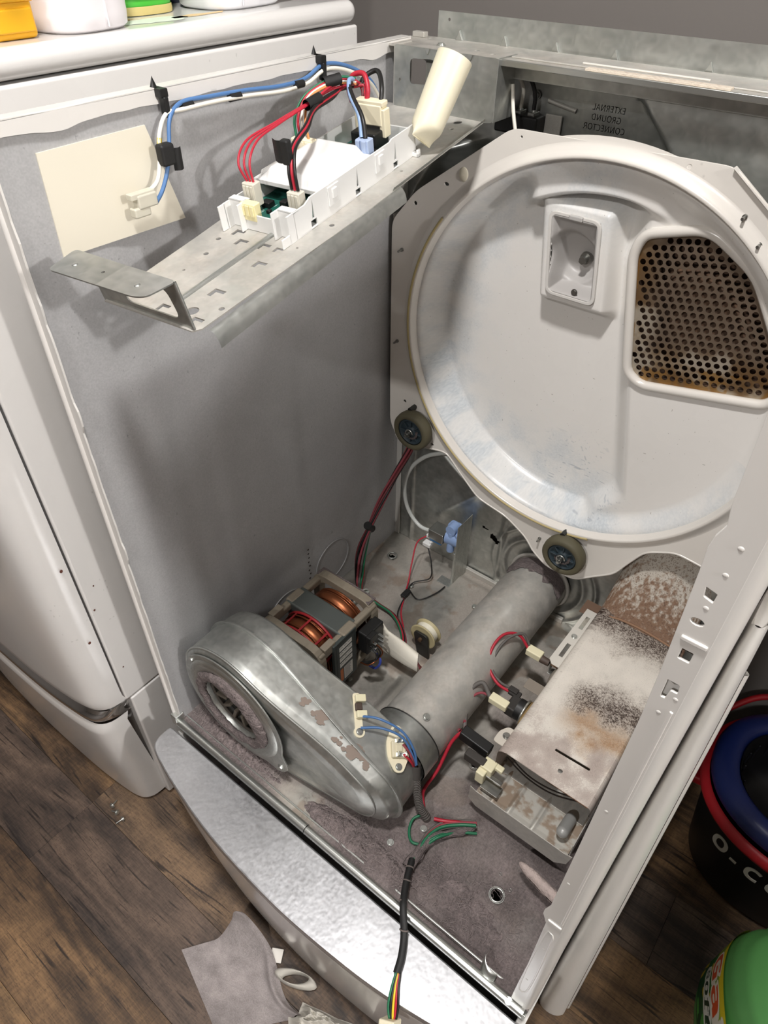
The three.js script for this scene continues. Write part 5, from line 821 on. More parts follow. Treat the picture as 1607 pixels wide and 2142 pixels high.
  for (let i = 0; i < 3; i++) wire(t, MAT.red, [[-0.022 + i * 0.004, 0.0400, 0.358], [-0.028 + i * 0.005, 0.0587, 0.360 - i * 0.003], [-0.034 + i * 0.005, 0.0711, 0.340 - i * 0.004], [-0.032 + i * 0.003, 0.0748, 0.290], [-0.026 + i * 0.001, 0.0785, 0.236], [-0.022, 0.0804 + i * 0.002, 0.196], knot(i)], 0.0013);
  for (let i = 0; i < 3; i++) wire(t, i === 1 ? MAT.red : MAT.blackwire, [[0.032 + i * 0.004, 0.0400, 0.352], [0.030 + i * 0.004, 0.0574, 0.350], [0.024 + i * 0.003, 0.0711, 0.336], [0.004 + i * 0.002, 0.0742 - i * 0.001, 0.285], [-0.018, 0.0760 - i * 0.002, 0.236], [-0.020, 0.0779 - i * 0.002, 0.196], knot(i + 3)], 0.0017);
  mesh('tape_wrap', tube([[-0.024, 0.0782, 0.244], [-0.022, 0.0795, 0.222]], 0.0058, 6, 12), MAT.tape, t);
  mesh('tape_wrap', [rb(0.010, 0.024, 0.008, 0.027, 0.073, 0.345, 0.002), grid(6, 8, (u, v) => [0.024 - u * 0.014, 0.062 + v * 0.022, 0.346 + 0.002 * Math.sin(u * 4)])], MAT.tape, t);
  [MAT.green, MAT.red, MAT.whitewire, MAT.orange].forEach((m, i) => wire(t, m, [[-0.040 + i * 0.006, 0.0440, 0.250], [-0.042 + i * 0.005, 0.0636, 0.246], [-0.040 + i * 0.003, 0.0798, 0.228], [-0.030 + i * 0.002, 0.0884 - i * 0.001, 0.205], [-0.018, 0.0897 - i * 0.002, 0.185], [-0.010, 0.0847 - i * 0.002, 0.168]], 0.0015));
  mesh('tape_wrap', tube([[-0.028, 0.0881, 0.204], [-0.018, 0.0887, 0.186]], 0.006, 6, 12), MAT.tape, t);
  for (let i = 0; i < 4; i++) wire(t, [MAT.brownwire, MAT.red, MAT.greywire, MAT.red][i], [knot(i), [-0.010 + i * 0.002, 0.0748, 0.160], [-0.004, 0.0661 - i * 0.003, 0.165], [-0.014 + i * 0.004, 0.0550, 0.172 - i * 0.003]], 0.0018);
  wire(t, MAT.red, [[0.004, 0.0587, 0.172], [0.006, 0.0748, 0.168], [-0.004, 0.0872, 0.160], [-0.018, 0.0847, 0.162], [-0.022, 0.0723, 0.166], [-0.016, 0.0599, 0.170]], 0.0030);
  wire(t, MAT.blackwire, [[0.024, 0.0587, 0.172], [0.020, 0.0760, 0.160], [0.002, 0.0860, 0.142], [-0.010, 0.0810, 0.148], [-0.014, 0.0736, 0.155]], 0.0028);
  wire(t, MAT.blackwire, [[0.038, 0.0460, 0.225], [0.030, 0.0624, 0.216], [0.008, 0.0760, 0.200], [-0.008, 0.0835, 0.184], [-0.014, 0.0810, 0.170]], 0.0026);
  wire(t, MAT.bluelight, [[0.033, 0.0460, 0.225], [0.024, 0.0636, 0.214], [0.002, 0.0773, 0.197], [-0.010, 0.0860, 0.180], [-0.012, 0.0835, 0.168]], 0.0026);
}
// cream plastic tube lying on the bracket against the corner
{
  const t = thing('plastic_tube', 'cream plastic tube leaning on the bracket against the corner plate', 'tube');
  const a = V(0.150, 0.878, -0.45), b = V(0.190, 0.932, -0.50), d = b.clone().sub(a), ax = d.clone().normalize();
  const A = V(0.157, 0.872, -0.440), B2 = V(0.163, 0.938, -0.482), dir = B2.clone().sub(A).normalize(), s1 = V(0.9, -0.2, 0.25).cross(dir).normalize(), s2 = dir.clone().cross(s1).normalize(), len = 0.094;
  const at2 = (u, v, k) => { const an = u * 2 * Math.PI, w = mix(0.0185, 0.0215, v) - k, bend = 0; const c = A.clone().addScaledVector(dir, v * len - 0.012); const low = Math.max(0, 0.16 - v) * 0.12; return c.addScaledVector(s1, w * Math.cos(an)).addScaledVector(s2, (w - low) * Math.sin(an)); };
  mesh('outer_wall', grid(40, 20, (u, v) => at2(u, v, 0).toArray()), M(0xe6dfc6, 0.42), t);
  mesh('inner_wall', grid(40, 20, (u, v) => at2(u, v, 0.0015).toArray()), M(0xe6dfc6, 0.42), t);
  mesh('mouth_ring', grid(40, 2, (u, v) => at2(u, 1, v * 0.0015).toArray()), M(0xe6dfc6, 0.42), t);
  mesh('closed_end', grid(40, 4, (u, v) => { const p = at2(u, 0, 0), c = A.clone().addScaledVector(dir, -0.012); return p.lerp(c, v).toArray(); }), M(0xe6dfc6, 0.42), t);
}

// ================================================================ pedestal under the dryer
{
  const t = thing('laundry_pedestal', 'white drawer pedestal with bowed silver top edge under the opened dryer', 'pedestal');
  const front = []; const N = 60;
  const half = [[-0.0095, 0.040], [-0.0075, 0.049], [0.003, 0.060], [0.03, 0.0685], [0.072, 0.079], [0.149, 0.0935], [0.227, 0.1025], [0.343, 0.1075]], sp = new THREE.SplineCurve([...half, ...half.slice(0, -1).reverse().map(p => [W - p[0], p[1]])].map(p => new THREE.Vector2(...p)));
  for (let i = 0; i <= N; i++) { const q = sp.getPointAt(i / N); front.push([q.x, q.y]); }
  // hollow carcass, open at the top under the base pan
  mesh('side_wall', rx(-0.004, 0.008, FLOOR + 0.012, -0.0235, -0.60, 0.010, 0.002), MAT.washer, t); mesh('side_wall', rx(W - 0.008, W + 0.004, FLOOR + 0.012, -0.0235, -0.60, 0.010, 0.002), MAT.washer, t);
  mesh('back_wall', rx(0.008, W - 0.008, FLOOR + 0.012, -0.0235, -0.60, -0.59, 0.002), MAT.washer, t); mesh('bottom', rx(0.008, W - 0.008, FLOOR + 0.012, FLOOR + 0.022, -0.59, 0.03, 0.002), MAT.washer, t);
  const pt = tex(512, 256, (u, v) => { const f = vn(u * 340, v * 150, 701), g = fbm(u * 12, v * 6, 702, 4); return [186 + f * 10 + g * 24, 187 + f * 10 + g * 24, 190 + f * 10 + g * 24]; });
  const pr = tex(512, 256, (u, v) => { const f = vn(u * 300, v * 120, 703), g = fbm(u * 6, v * 3, 704, 4); return [0, 56 + f * 24 + g * 56, 240]; }, false);
  const pb = tex(512, 256, (u, v) => 255 * fbm(u * 150, v * 60, 705, 2), false);
  const silver = M(0xffffff, 1, 1, { map: pt, roughnessMap: pr, metalnessMap: pr, bumpMap: pb, bumpScale: 0.00018 });
  const shp = [[front[0][0], 0.018], ...front, [front[N][0], 0.018]];
  const topG = ext(shape(roundPoly(shp.map(p => [p[0], -p[1]]), 0.004, 2)), 0.012, 0.0025); topG.rotateX(-Math.PI / 2).translate(0, -0.0225, 0); // y from -0.0225
  { const p = topG.attributes.position, uv = topG.attributes.uv; for (let i = 0; i < p.count; i++) uv.setXY(i, p.getX(i) / 0.7, p.getZ(i) / 0.35); }
  mesh('silver_top', topG, silver, t, 'bowed brushed silver top edge');
  mesh('drawer_front', grid(N, 24, (u, v) => { const i = Math.round(u * N), q = front[i], y = mix(-0.024, FLOOR + 0.006, v), r = -0.026 * v + 0.004 * Math.sin(v * Math.PI), e = sm(0, 0.03, v); return [q[0], y, q[1] + r * e - 0.004 * (1 - e)]; }), MAT.washer, t, 'glossy white bowed drawer front');
  mesh('trim_line', tube(front.map(q => [q[0], -0.0275, q[1] - 0.001]), 0.0028, 120, 8), MAT.chrome, t);
  for (const x of [0, W]) mesh('drawer_side', rx(x - 0.012, x + 0.012, FLOOR + 0.006, -0.026, 0.010, 0.034, 0.004), MAT.washer, t);
  for (const [x, z] of [[0.04, -0.04], [W - 0.04, -0.04], [0.04, -0.56], [W - 0.04, -0.56]]) mesh('foot', cyl(0.02, 0.022, 0.014, x, FLOOR + 0.007, z, 'y', 18), MAT.black, t);
}
// ================================================================ washer and its pedestal on the left
const WX1 = -0.095, WX0 = -0.785;
function washerFront(n = 90) { // plan outline of the front from right side to left side
  const h = [[-0.097, 0.0415], [-0.0985, 0.058], [-0.104, 0.075], [-0.118, 0.089], [-0.14, 0.0965], [-0.176, 0.102], [-0.238, 0.108], [-0.312, 0.1115], [-0.44, 0.114]], c = new THREE.SplineCurve([...h, ...h.slice(0, -1).reverse().map(p => [-0.88 - p[0], p[1]])].map(p => new THREE.Vector2(...p)));
  return Array.from({ length: n + 1 }, (_, i) => { const u = i / n, q = c.getPointAt(u); return [q.x, q.y]; });
}
{
  const t = thing('washing_machine', 'white front-loading washer with bottles on top beside the opened dryer', 'washing machine');
  mesh('cabinet', rx(WX0, WX1, 0.018, 0.9385, -0.622, 0.038, 0.004), MAT.washer, t);
  const f = washerFront();
  mesh('front_panel', grid(f.length - 1, 60, (u, v) => { const q = f[Math.round(u * (f.length - 1))], y = mix(0.020, 0.925, v), e = sm(0, 0.02, Math.min(v, 1 - v)); const dx = q[0] + 0.44, dy = y - 0.50, rr = Math.hypot(dx, dy); const dent = 0.010 * Math.exp(-(((rr - 0.27) / 0.022) ** 2)); return [q[0], y, mix(q[1] - 0.006, q[1], e) - dent]; }), MAT.washer, t, 'glossy bowed front panel');
  mesh('door_ring', new THREE.TorusGeometry(0.245, 0.022, 16, 80).translate(-0.44, 0.50, 0.108), MAT.washer, t); mesh('door_glass', new THREE.SphereGeometry(0.24, 40, 20, 0, Math.PI * 2, 0, Math.PI / 2).rotateX(Math.PI / 2).scale(1, 1, 0.35).translate(-0.44, 0.50, 0.10), M(0x25282c, 0.1), t);
  // lid with rounded shoulders and its lower band
  const lid = new RoundedBoxGeometry(WX1 - WX0 + 0.006, 0.0275, 0.70, 6, 0.0135).translate((WX0 + WX1) / 2, 0.95425, -0.270);
  mesh('lid', lid, MAT.washer, t, 'white rounded lid');
  const stain = (x, z, w, d, s, m) => { const g = new THREE.CircleGeometry(1, 30); const p = g.attributes.position; for (let i = 1; i < p.count; i++) { const a = Math.atan2(p.getY(i), p.getX(i)), k = 0.5 + 0.9 * fbm(Math.cos(a) * 2 + s, Math.sin(a) * 2, s, 3); p.setXY(i, p.getX(i) * k * w, p.getY(i) * k * d); } g.rotateX(-Math.PI / 2); mesh('stain', g, m, t, 'dried detergent stain').position.set(x, 0.9683, z); };
  stain(-0.135, -0.365, 0.008, 0.04, 711, M(0xd8b98c, 0.6)); stain(-0.16, -0.272, 0.006, 0.02, 712, M(0xcfa878, 0.6)); stain(-0.135, -0.30, 0.018, 0.045, 713, M(0xdfe6d8, 0.5));
  for (const [y, z, r] of [[0.36, 0.052, 0.003], [0.20, 0.056, 0.003], [0.255, 0.03, 0.0022], [0.10, 0.022, 0.0018], [0.30, 0.018, 0.0016]]) mesh('brown_spot', new THREE.SphereGeometry(r, 8, 6).scale(0.15, 1, 0.8).translate(WX1 + 0.0004, y, z), M(0x5b3226, 0.7), t);
  const ps = thing('laundry_pedestal', 'white drawer pedestal with a chrome strip under the washer', 'pedestal');
  mesh('cabinet', rx(WX0, WX1, FLOOR + 0.012, 0.014, -0.625, 0.030, 0.004), MAT.washer, ps);
  mesh('drawer_front', grid(f.length - 1, 30, (u, v) => { const q = f[Math.round(u * (f.length - 1))], y = mix(FLOOR + 0.012, -0.030, v), top = sm(0.8, 1, v); return [q[0] - 0.014 * (u < 0.5 ? 1 : -1) * (1 - sm(0, 0.16, Math.min(u, 1 - u))), y, q[1] + 0.004 - 0.024 * (1 - v) - 0.008 * sm(0.93, 1, v)]; }), MAT.washer, ps, 'glossy bowed drawer front');
  mesh('chrome_strip', grid(f.length - 1, 8, (u, v) => { const q = f[Math.round(u * (f.length - 1))], a = v * Math.PI; return [q[0] - 0.014 * (u < 0.5 ? 1 : -1) * (1 - sm(0, 0.16, Math.min(u, 1 - u))), -0.002 - 0.028 * v, q[1] - 0.014 + 0.014 * Math.sin(a)]; }), MAT.chrome, ps, 'curved chrome handle strip');
  mesh('recess', rx(WX0 + 0.03, WX1 - 0.030, -0.034, 0.018, 0.030, 0.060, 0.002), MAT.washer, ps);
  for (const [x, z] of [[WX1 - 0.05, 0.0], [WX0 + 0.05, 0.0], [WX1 - 0.05, -0.56], [WX0 + 0.05, -0.56]]) mesh('foot', cyl(0.02, 0.022, 0.014, x, FLOOR + 0.007, z, 'y', 18), MAT.black, ps);
}
// ---- things standing on the washer
const TOPY = 0.9682;
{
  const oval = (a, b, n = 48, p = 2.6) => Array.from({ length: n }, (_, i) => { const t = i / n * 2 * Math.PI, c = Math.cos(t), s = Math.sin(t); return [a * Math.sign(c) * Math.abs(c) ** (2 / p), b * Math.sign(s) * Math.abs(s) ** (2 / p)]; });
  const loft = (prof, a, b, p) => { const o = oval(a, b, 48, p); return grid(48, prof.length - 1, (u, v) => { const q = o[Math.round(u * 48) % 48], k = prof[Math.round(v * (prof.length - 1))]; return [q[0] * k[0], k[1], q[1] * k[0]]; }); };
  const bottle = (name, label, x, z, a, b, h, m, ry, cap) => { const t = thing(name, label, 'bottle', null, [x, TOPY, z], ry); mesh('body', loft([[0, 0], [0.9, 0], [0.98, 0.004], [1, 0.015], [1, h * 0.3], [1, h * 0.6], [0.96, h * 0.72], [0.75, h * 0.84], [0.4, h * 0.9], [0.3, h * 0.92], [0.3, h * 0.95]], a, b, 3), m, t); mesh('cap', [cyl(a * 0.34, a * 0.36, h * 0.12, 0, h * 0.99, 0, 'y', 24)], cap, t); return t; };
  const b1 = bottle('detergent_jug', 'large white plastic jug behind the yellow battery tool', -0.166, -0.212, 0.060, 0.052, 0.27, M(0xece8ea, 0.4), 0.1, M(0x3a5a9a, 0.5));
  mesh('mould_seam', rx(0.0595, 0.0612, 0.004, 0.16, -0.004, -0.002, 0.0006), M(0xece8ea, 0.4), b1);
  const lt = canvasTex(512, 256, (c, w, h) => { c.fillStyle = '#3fae3a'; c.fillRect(0, 0, w, h); c.fillStyle = '#2f9632'; c.fillRect(0, 0, w, 60); c.fillStyle = '#dff0d8'; c.font = '18px sans-serif'; for (let i = 0; i < 8; i++) { const y = 96 + i * 18; let x = 40; while (x < 430 - (i % 3) * 50) { const l = 14 + 22 * h2(i, x, 4); c.fillRect(x, y, l, 5); x += l + 7; } } });
  const b2 = bottle('cleaner_bottle', 'green cleaner bottle with white small print between two white jugs', -0.218, -0.330, 0.045, 0.045, 0.25, M(0x49b83a, 0.35), 0, M(0xe9e9e6, 0.4));
  mesh('label', grid(24, 1, (u, v) => { const a = -0.9 + u * 1.9, o = [0.0462 * Math.sign(Math.cos(a)) * Math.abs(Math.cos(a)) ** 0.667, 0.0462 * Math.sign(Math.sin(a)) * Math.abs(Math.sin(a)) ** 0.667]; return [o[0], 0.016 + v * 0.12, o[1], 1 - u, v]; }), M(0xffffff, 0.35, 0, { map: lt }), b2);
  mesh('base_ring', loft([[1.01, 0.0005], [1.02, 0.004], [1.01, 0.009]], 0.045, 0.045, 3), M(0xc9b878, 0.6), b2);
  bottle('cleaner_bottle', 'dark navy bottle behind the green cleaner bottle', -0.268, -0.43, 0.030, 0.035, 0.22, M(0x1e2a4a, 0.4), 0, M(0x101820, 0.5));
  const b3 = bottle('detergent_jug', 'smaller white jug at the back corner of the washer', -0.178, -0.460, 0.05, 0.068, 0.24, M(0xe9e9ec, 0.38), 0.1, M(0xd84a3a, 0.5));
  mesh('mould_seam', rx(0.049, 0.0507, 0.004, 0.14, 0.030, 0.032, 0.0006), M(0xdcdce0, 0.4), b3);
  mesh('label', rx(0.0495, 0.0512, 0.03, 0.12, -0.06, -0.01, 0.0006), M(0x4a4a58, 0.5), b3);
  // yellow and black cordless tool, battery end
  const t = thing('cordless_tool', 'yellow and black cordless tool resting on the washer lid', 'power tool', null, [-0.162, TOPY, -0.126]);
  const ym = M(0xe0a818, 0.45);
  mesh('battery', [rb(0.075, 0.034, 0.048, 0, 0.017, 0, 0.005), rb(0.080, 0.007, 0.050, 0, 0.034, 0, 0.002), rb(0.006, 0.02, 0.04, 0.038, 0.016, 0, 0.002)], ym, t, 'yellow battery housing'); mesh('battery_foot', [rb(0.02, 0.012, 0.052, -0.02, 0.006, 0.012, 0.003), rb(0.03, 0.03, 0.03, 0.0, 0.018, 0.026, 0.004)], MAT.black, t);
  mesh('grip', tube([[0, 0.04, 0.0], [-0.01, 0.09, 0.006], [-0.02, 0.14, 0.02]], 0.022, 16, 14), MAT.black, t); mesh('motor_housing', cyl(0.032, 0.036, 0.16, -0.02, 0.165, 0.04, 'x', 24), ym, t); mesh('nose', cyl(0.012, 0.024, 0.05, 0.085, 0.165, 0.04, 'x', 20), MAT.black, t);
  mesh('side_guard', new THREE.SphereGeometry(0.03, 20, 12).scale(1.1, 0.75, 1).translate(0.0, 0.062, 0.012), M(0x2a2a2b, 0.6), t);
}
// ---- white panel leaning on the dryer's right side
{
  const t = thing('edging_strip', 'long white rounded trim piece standing upright against the dryer side', 'edging');
  // plan section: convex front nose, flat sides; thicker at the foot than at the head
  const sec = [[0, -0.050], [0, -0.020], [0.06, -0.009], [0.18, -0.002], [0.38, 0.0], [0.62, -0.001], [0.82, -0.005], [0.95, -0.011], [1, -0.018], [1, -0.050]];
  const cv = new THREE.SplineCurve(sec.map(p => new THREE.Vector2(...p))), NP = 70, sp = Array.from({ length: NP + 1 }, (_, i) => cv.getPoint(i / NP));
  const thick = (v) => mix(0.046, 0.014, v);
  mesh('panel', grid(NP, 40, (u, v) => { const p = sp[Math.round(u * NP)], cap = sm(0.965, 1, v); return [cl(p.x, 0, 1) * thick(v) * (1 - 0.15 * cap) + 0.002 * cap, v * 1.015, Math.min(0, p.y) - 0.012 * cap]; }), MAT.white, t);
  mesh('head_cap', grid(10, 12, (u, v) => [mix(0.002, thick(1) * 0.86, u), 1.015 - 0.002 * Math.abs(u - 0.5), mix(-0.014, -0.062, v)]), MAT.white, t);
  mesh('folded_edge', grid(4, 30, (u, v) => [thick(v * 0.93) + 0.0005 + 0.003 * Math.sin(u * Math.PI), 0.01 + v * 0.94, -0.022 - u * 0.006]), MAT.white, t);
  t.position.set(0.6915, FLOOR + 0.002, -0.12);
}
// ---- added unseen panel, shaped as a dryer front, shades the floor on the right
{
  const t = thing('added_shade_panel', 'white panel with round door added out of view to shade the floor', 'panel', null, [1.075, FLOOR, 0.215], 0.02);
  const bow = (x) => 0.035 * (1 - (x / 0.345) ** 2);
  mesh('panel', grid(40, 20, (u, v) => { const x = (u - 0.5) * 0.69; return [x, 0.004 + v * 0.926, bow(x) * sm(0, 0.05, Math.min(v, 1 - v) + 0.02)]; }), MAT.washer, t); mesh('back_sheet', rx(-0.345, 0.345, 0.002, 0.93, -0.012, 0.0, 0.003), MAT.galv, t);
  const d = mesh('door', new THREE.LatheGeometry([[0, 0.05], [0.15, 0.045], [0.20, 0.03], [0.215, 0.02], [0.22, 0.0]].map(p => new THREE.Vector2(...p)), 60).rotateX(Math.PI / 2).translate(0, 0.5, 0.02), MAT.washer, t, 'round white door');
  mesh('door_ring', new THREE.TorusGeometry(0.225, 0.012, 10, 60).translate(0, 0.5, 0.026), MAT.chrome, d); mesh('handle', rb(0.03, 0.14, 0.02, 0.17, 0.5, 0.06, 0.008), MAT.washer, d);
}
// ---- mop bucket
{
  const t = thing('mop_bucket', 'black mop bucket with red rim and dark blue wringer beside the dryer', 'bucket', null, [0.962, FLOOR, -0.605], 0.12);
  const ring = (a, b, y, n = 72, p = 2.3) => (u) => { const k = u * 2 * Math.PI, c = Math.cos(k), s = Math.sin(k); return [a * Math.sign(c) * Math.abs(c) ** (2 / p), y, b * Math.sign(s) * Math.abs(s) ** (2 / p)]; };
  const loft = (secs, nu = 72) => grid(nu, secs.length - 1, (u, v) => { const s = secs[Math.round(v * (secs.length - 1))]; return ring(s[0], s[1], s[2])(u); });
  mesh('bucket_body', loft([[0, 0, 0.002], [0.165, 0.115, 0.002], [0.172, 0.122, 0.01], [0.19, 0.138, 0.14], [0.205, 0.150, 0.245], [0.207, 0.152, 0.250], [0.202, 0.147, 0.250], [0.185, 0.133, 0.14], [0.165, 0.115, 0.02], [0, 0, 0.02]]), M(0x0d0d0e, 0.42), t);
  mesh('red_rim', loft([[0.206, 0.151, 0.236], [0.217, 0.162, 0.236], [0.219, 0.164, 0.243], [0.217, 0.162, 0.254], [0.206, 0.151, 0.256]]), M(0xb01824, 0.38), t, 'red rim');
  mesh('wringer', loft([[0.200, 0.146, 0.262], [0.208, 0.152, 0.270], [0.204, 0.149, 0.286], [0.190, 0.138, 0.293], [0.178, 0.126, 0.296], [0.168, 0.118, 0.292], [0.164, 0.114, 0.282], [0.150, 0.104, 0.20], [0.13, 0.09, 0.15], [0, 0, 0.145]]), M(0x16255e, 0.35), t, 'dark blue wringer ring');
  mesh('basket', loft([[0.1625, 0.1125, 0.284], [0.148, 0.102, 0.205], [0.128, 0.088, 0.155], [0, 0, 0.150]]), M(0x0c0c10, 0.5), t);
  for (let i = 0; i < 26; i++) { const p = ring(0.152, 0.1055, 0.245)(i / 26); mesh('basket_rib', rb(0.003, 0.05, 0.003, p[0], p[1], p[2], 0.001), M(0x1a1a20, 0.4), t); }
  mesh('red_clip', [rb(0.03, 0.02, 0.04, -0.215, 0.215, 0.02, 0.006), tube([[-0.21, 0.262, -0.10], [-0.15, 0.285, -0.155], [0, 0.292, -0.185], [0.15, 0.285, -0.155]], 0.006, 40, 8)], M(0xa01620, 0.4), t, 'red carrying handle');
  const font = await new FontLoader().loadAsync('fonts/droid/droid_sans_bold.typeface.json');
  // white brand lettering on the front face, letter by letter round the bowl
  const word = 'O-Cedar'; let s0 = -2.05;
  [...word].forEach((ch, i) => { const g = new TextGeometry(ch, { font, size: 0.034, depth: 0.0015, curveSegments: 6 }); g.computeBoundingBox(); const wd = g.boundingBox.max.x - g.boundingBox.min.x; g.translate(-(g.boundingBox.max.x + g.boundingBox.min.x) / 2, ch === '-' ? -0.004 : 0, 0); const k = 0.5 + (i * 0.5 - 0) * 0 ; const uu = 0.372 - i * 0.029; const p = ring(0.1955, 0.1425, 0.165)(uu), p2 = ring(0.1955, 0.1425, 0.165)(uu - 0.01); const o = mesh('lettering', g, M(0xcfccc4, 0.5), t, 'white letter'); const nl = Math.hypot(p[0] / 0.1955 ** 2, p[2] / 0.1425 ** 2); o.position.set(p[0] + 0.005 * p[0] / 0.1955 ** 2 / nl, p[1], p[2] + 0.005 * p[2] / 0.1425 ** 2 / nl); o.rotation.y = -Math.atan2(p2[2] - p[2], p2[0] - p[0]); });
}
// ---- green softener jug
{
  const t = thing('softener_jug', 'green softener jug with lemon label standing on the floor beside the bucket', 'bottle', null, [1.008, FLOOR, -0.262], 0.42);
  const gm = M(0x5ea35a, 0.42);
  const sec = [[0, 0, 0.0], [0.078, 0.125, 0.0], [0.086, 0.133, 0.006], [0.09, 0.138, 0.03], [0.092, 0.14, 0.10], [0.092, 0.14, 0.17], [0.088, 0.134, 0.205], [0.076, 0.116, 0.235], [0.055, 0.085, 0.255], [0.034, 0.048, 0.266], [0.026, 0.026, 0.272], [0.025, 0.025, 0.285]];
  const ov = (a, b, u, p = 2.7) => { const k = u * 2 * Math.PI, c = Math.cos(k), s = Math.sin(k); return [a * Math.sign(c) * Math.abs(c) ** (2 / p), b * Math.sign(s) * Math.abs(s) ** (2 / p)]; };
  mesh('body', grid(72, 44, (u, v) => { const f = v * (sec.length - 1), k = Math.min(sec.length - 2, Math.floor(f)), q = f - k, a = mix(sec[k][0], sec[k + 1][0], q), b = mix(sec[k][1], sec[k + 1][1], q), y = mix(sec[k][2], sec[k + 1][2], q), o = ov(a, b, u); const dent = 0.018 * Math.exp(-(((o[1] - 0.05) / 0.045) ** 2) - (((y - 0.20) / 0.05) ** 2)); return [o[0] - Math.sign(o[0]) * dent, y, o[1]]; }), gm, t);
  mesh('handle', tube([[0, 0.262, -0.03], [0, 0.275, -0.075], [0, 0.235, -0.118], [0, 0.17, -0.135]], 0.017, 30, 14), gm, t); mesh('cap', [cyl(0.030, 0.032, 0.045, 0, 0.302, 0, 'y', 30)], M(0xe4e6e4, 0.4), t, 'white cap');
  const lab = canvasTex(1024, 512, (c, w, h) => {
    const g = c.createLinearGradient(0, 0, 0, h); g.addColorStop(0, '#d6c62a'); g.addColorStop(0.3, '#6aa03a'); g.addColorStop(0.55, '#1f6a34'); g.addColorStop(1, '#124a28'); c.fillStyle = g; c.fillRect(0, 0, w, h);
    c.fillStyle = '#e8d62c'; c.beginPath(); c.moveTo(120, 0); c.lineTo(w, 0); c.lineTo(w - 60, 90); c.lineTo(240, 70); c.fill();
    for (let i = 0; i < 46; i++) { c.save(); c.translate(h2(i, 1, 77) * w, 170 + h2(i, 2, 77) * 330); c.rotate(h2(i, 3, 77) * 6); c.fillStyle = i % 3 ? ['#2f8a3a', '#0e4424', '#4aa244'][i % 3] : '#d8bc34'; c.beginPath(); c.ellipse(0, 0, 44, 20, 0, 0, 7); c.fill(); c.restore(); }
    c.save(); c.translate(w * 0.46, h * 0.42); c.rotate(-0.04); c.font = 'bold 220px sans-serif'; c.textAlign = 'center'; c.lineJoin = 'round'; c.lineWidth = 34; c.strokeStyle = '#f2efe4'; c.strokeText('Gain', 0, 0); c.fillStyle = '#e2572c'; c.fillText('Gain', 0, 0);
    c.font = 'italic bold 128px serif'; c.lineWidth = 46; c.strokeStyle = '#e9ece6'; c.strokeText('softener', 60, 135); c.fillStyle = '#20402c'; c.fillText('softener', 60, 135); c.restore();
  });
  mesh('label', grid(40, 8, (u, v) => { const o = ov(0.0932, 0.1412, 0.5 - (u - 0.5) * 0.40), y = 0.045 + v * 0.135; return [o[0], y, o[1], u, v]; }), M(0xffffff, 0.35, 0, { map: lab }), t, 'printed label with orange lettering');
}
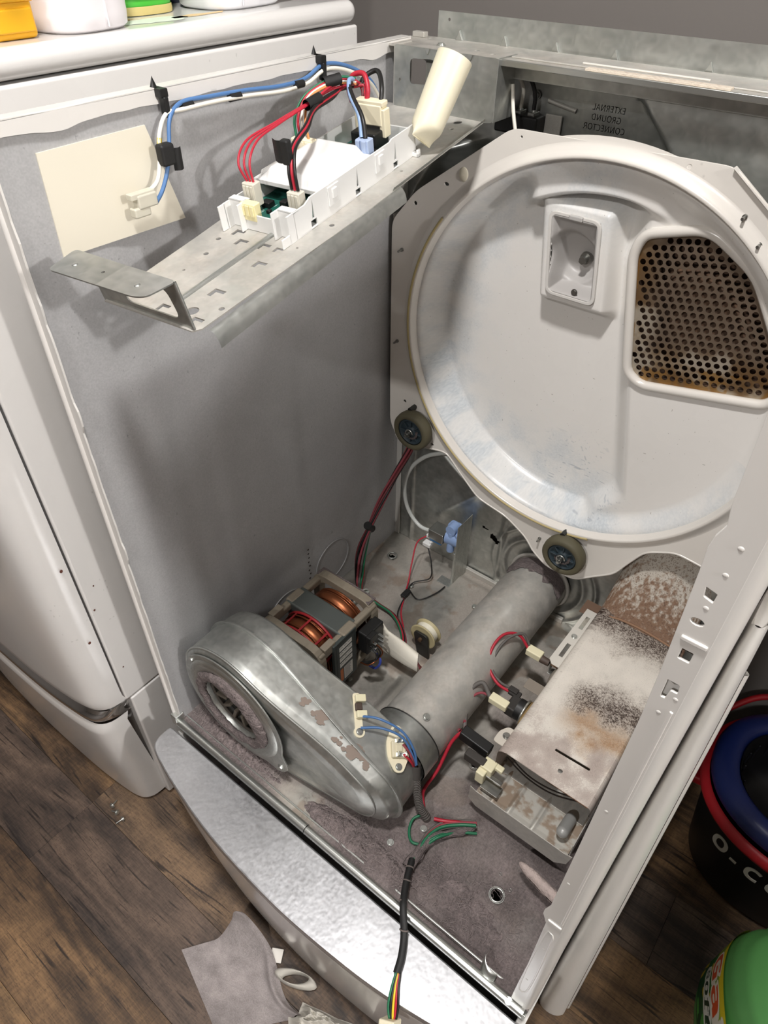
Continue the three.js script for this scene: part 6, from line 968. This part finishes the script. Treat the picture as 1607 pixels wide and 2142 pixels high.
// ---- things lying on the floor in front of the pedestal
{
  const st = tex(512, 512, (u, v) => { const f = vn(u * 380, v * 90 + u * 60, 801), g = vn(u * 90 - v * 40, v * 380, 802), a = fbm(u * 7, v * 7, 803, 4); const k = 104 + a * 46 + f * 22 + g * 22; return [k, k * 0.95, k * 0.94]; });
  const C = [[0.150, 0.205], [0.300, 0.252], [0.392, 0.140], [0.226, 0.104]];
  single('dryer_sheet', grid(60, 60, (u, v) => { const a = mix(C[0][0], C[1][0], u), b = mix(C[3][0], C[2][0], u), c = mix(C[0][1], C[1][1], u), d = mix(C[3][1], C[2][1], u), x = mix(a, b, v), z = mix(c, d, v); const fold = 0.050 * Math.exp(-(((u - 0.05) / 0.16) ** 2)) * sm(0.45, 1.0, v) + 0.010 * Math.exp(-(((v - 0.93 - 0.03 * Math.sin(u * 7)) / 0.06) ** 2)); return [x - 0.02 * fold / 0.05 * 1.1, FLOOR + 0.0015 + fold + 0.003 * fbm(u * 4, v * 4, 804, 3), z - 0.012 * sm(0.6, 1, v) * Math.sin(u * 6), u, v]; }), M(0xffffff, 0.95, 0, { map: st }), 'thin grey felted sheet lying on the wood floor by the pedestal', 'cloth');
  // crumpled rag
  const rag = grid(64, 64, (u, v) => { const a = (u - 0.5) * 2, b = (v - 0.5) * 2, r = Math.max(Math.abs(a), Math.abs(b)); const n = 1 - Math.abs(2 * fbm(a * 2.2 + 4, b * 2.2 + 9, 811, 3) - 1), m = 1 - Math.abs(2 * fbm(a * 4.5, b * 4.5, 812, 2) - 1); const k = 1 - 0.35 * fbm(Math.atan2(b, a) * 1.1, 2, 813, 2); return [0.438 + a * 0.070 * k + 0.01 * b, FLOOR + 0.002 + (1 - sm(0.55, 1, r)) * (0.010 + 0.030 * n * n + 0.010 * m) + 0.003 * m, 0.138 + b * 0.034 * k - 0.30 * (a * 0.070 * k)]; });
  single('cleaning_rag', rag, M(0xc4c0b6, 0.95), 'crumpled off-white rag on the floor below the silver pedestal edge', 'rag');
  const loop = thing('cloth_loop', 'folded white cloth strip lying beside the crumpled rag', 'cloth'); mesh('strip', grid(50, 12, (u, v) => { const a = u * 2 * Math.PI, b = v * 2 * Math.PI, r = 0.0062 + 0.003 * fbm(u * 8, v * 3, 821, 3), q = 1 + r / 0.022 * Math.cos(b); return [0.345 + 0.027 * Math.cos(a) * q + 0.006 * Math.sin(a), FLOOR + 0.010 + r * 1.3 * Math.sin(b), 0.112 + 0.0085 * Math.sin(a) * q - 0.014 * Math.cos(a)]; }), M(0xbab6ad, 0.9), loop);
  const sc = single('paper_scrap', new RoundedBoxGeometry(0.022, 0.003, 0.022, 1, 0.001), M(0xe6e2da, 0.8), 'small square white scrap beside the grey sheet', 'scrap'); sc.position.set(0.292, FLOOR + 0.005, 0.106); sc.rotation.set(0.15, 0.5, 0.1);
  const sg = merge([cyl(0.0042, 0.0046, 0.0030, 0, 0.0015, 0, 'y', 6), cyl(0.0062, 0.0062, 0.0010, 0, -0.0004, 0, 'y', 16), new THREE.CylinderGeometry(0.0022, 0.0012, 0.014, 8).translate(0, -0.008, 0)]);
  [[-0.168, 0.122, 0.3], [-0.148, 0.124, 1.9], [-0.128, 0.125, 2.8]].forEach(([x, z, r], i) => { const o = single('loose_screw', sg, MAT.zinc, 'loose zinc screw lying on the wood floor by the washer', 'screw', 'loose screws on the floor'); o.position.set(x, FLOOR + 0.0062, z); o.rotation.set(1.35, r, 0, 'YXZ'); });
}
// ---------------------------------------------------------------- raise the working frame so that the floor lies at y = 0
for (const o of scene.children) o.position.y -= FLOOR;
renderer.render(scene, camera);
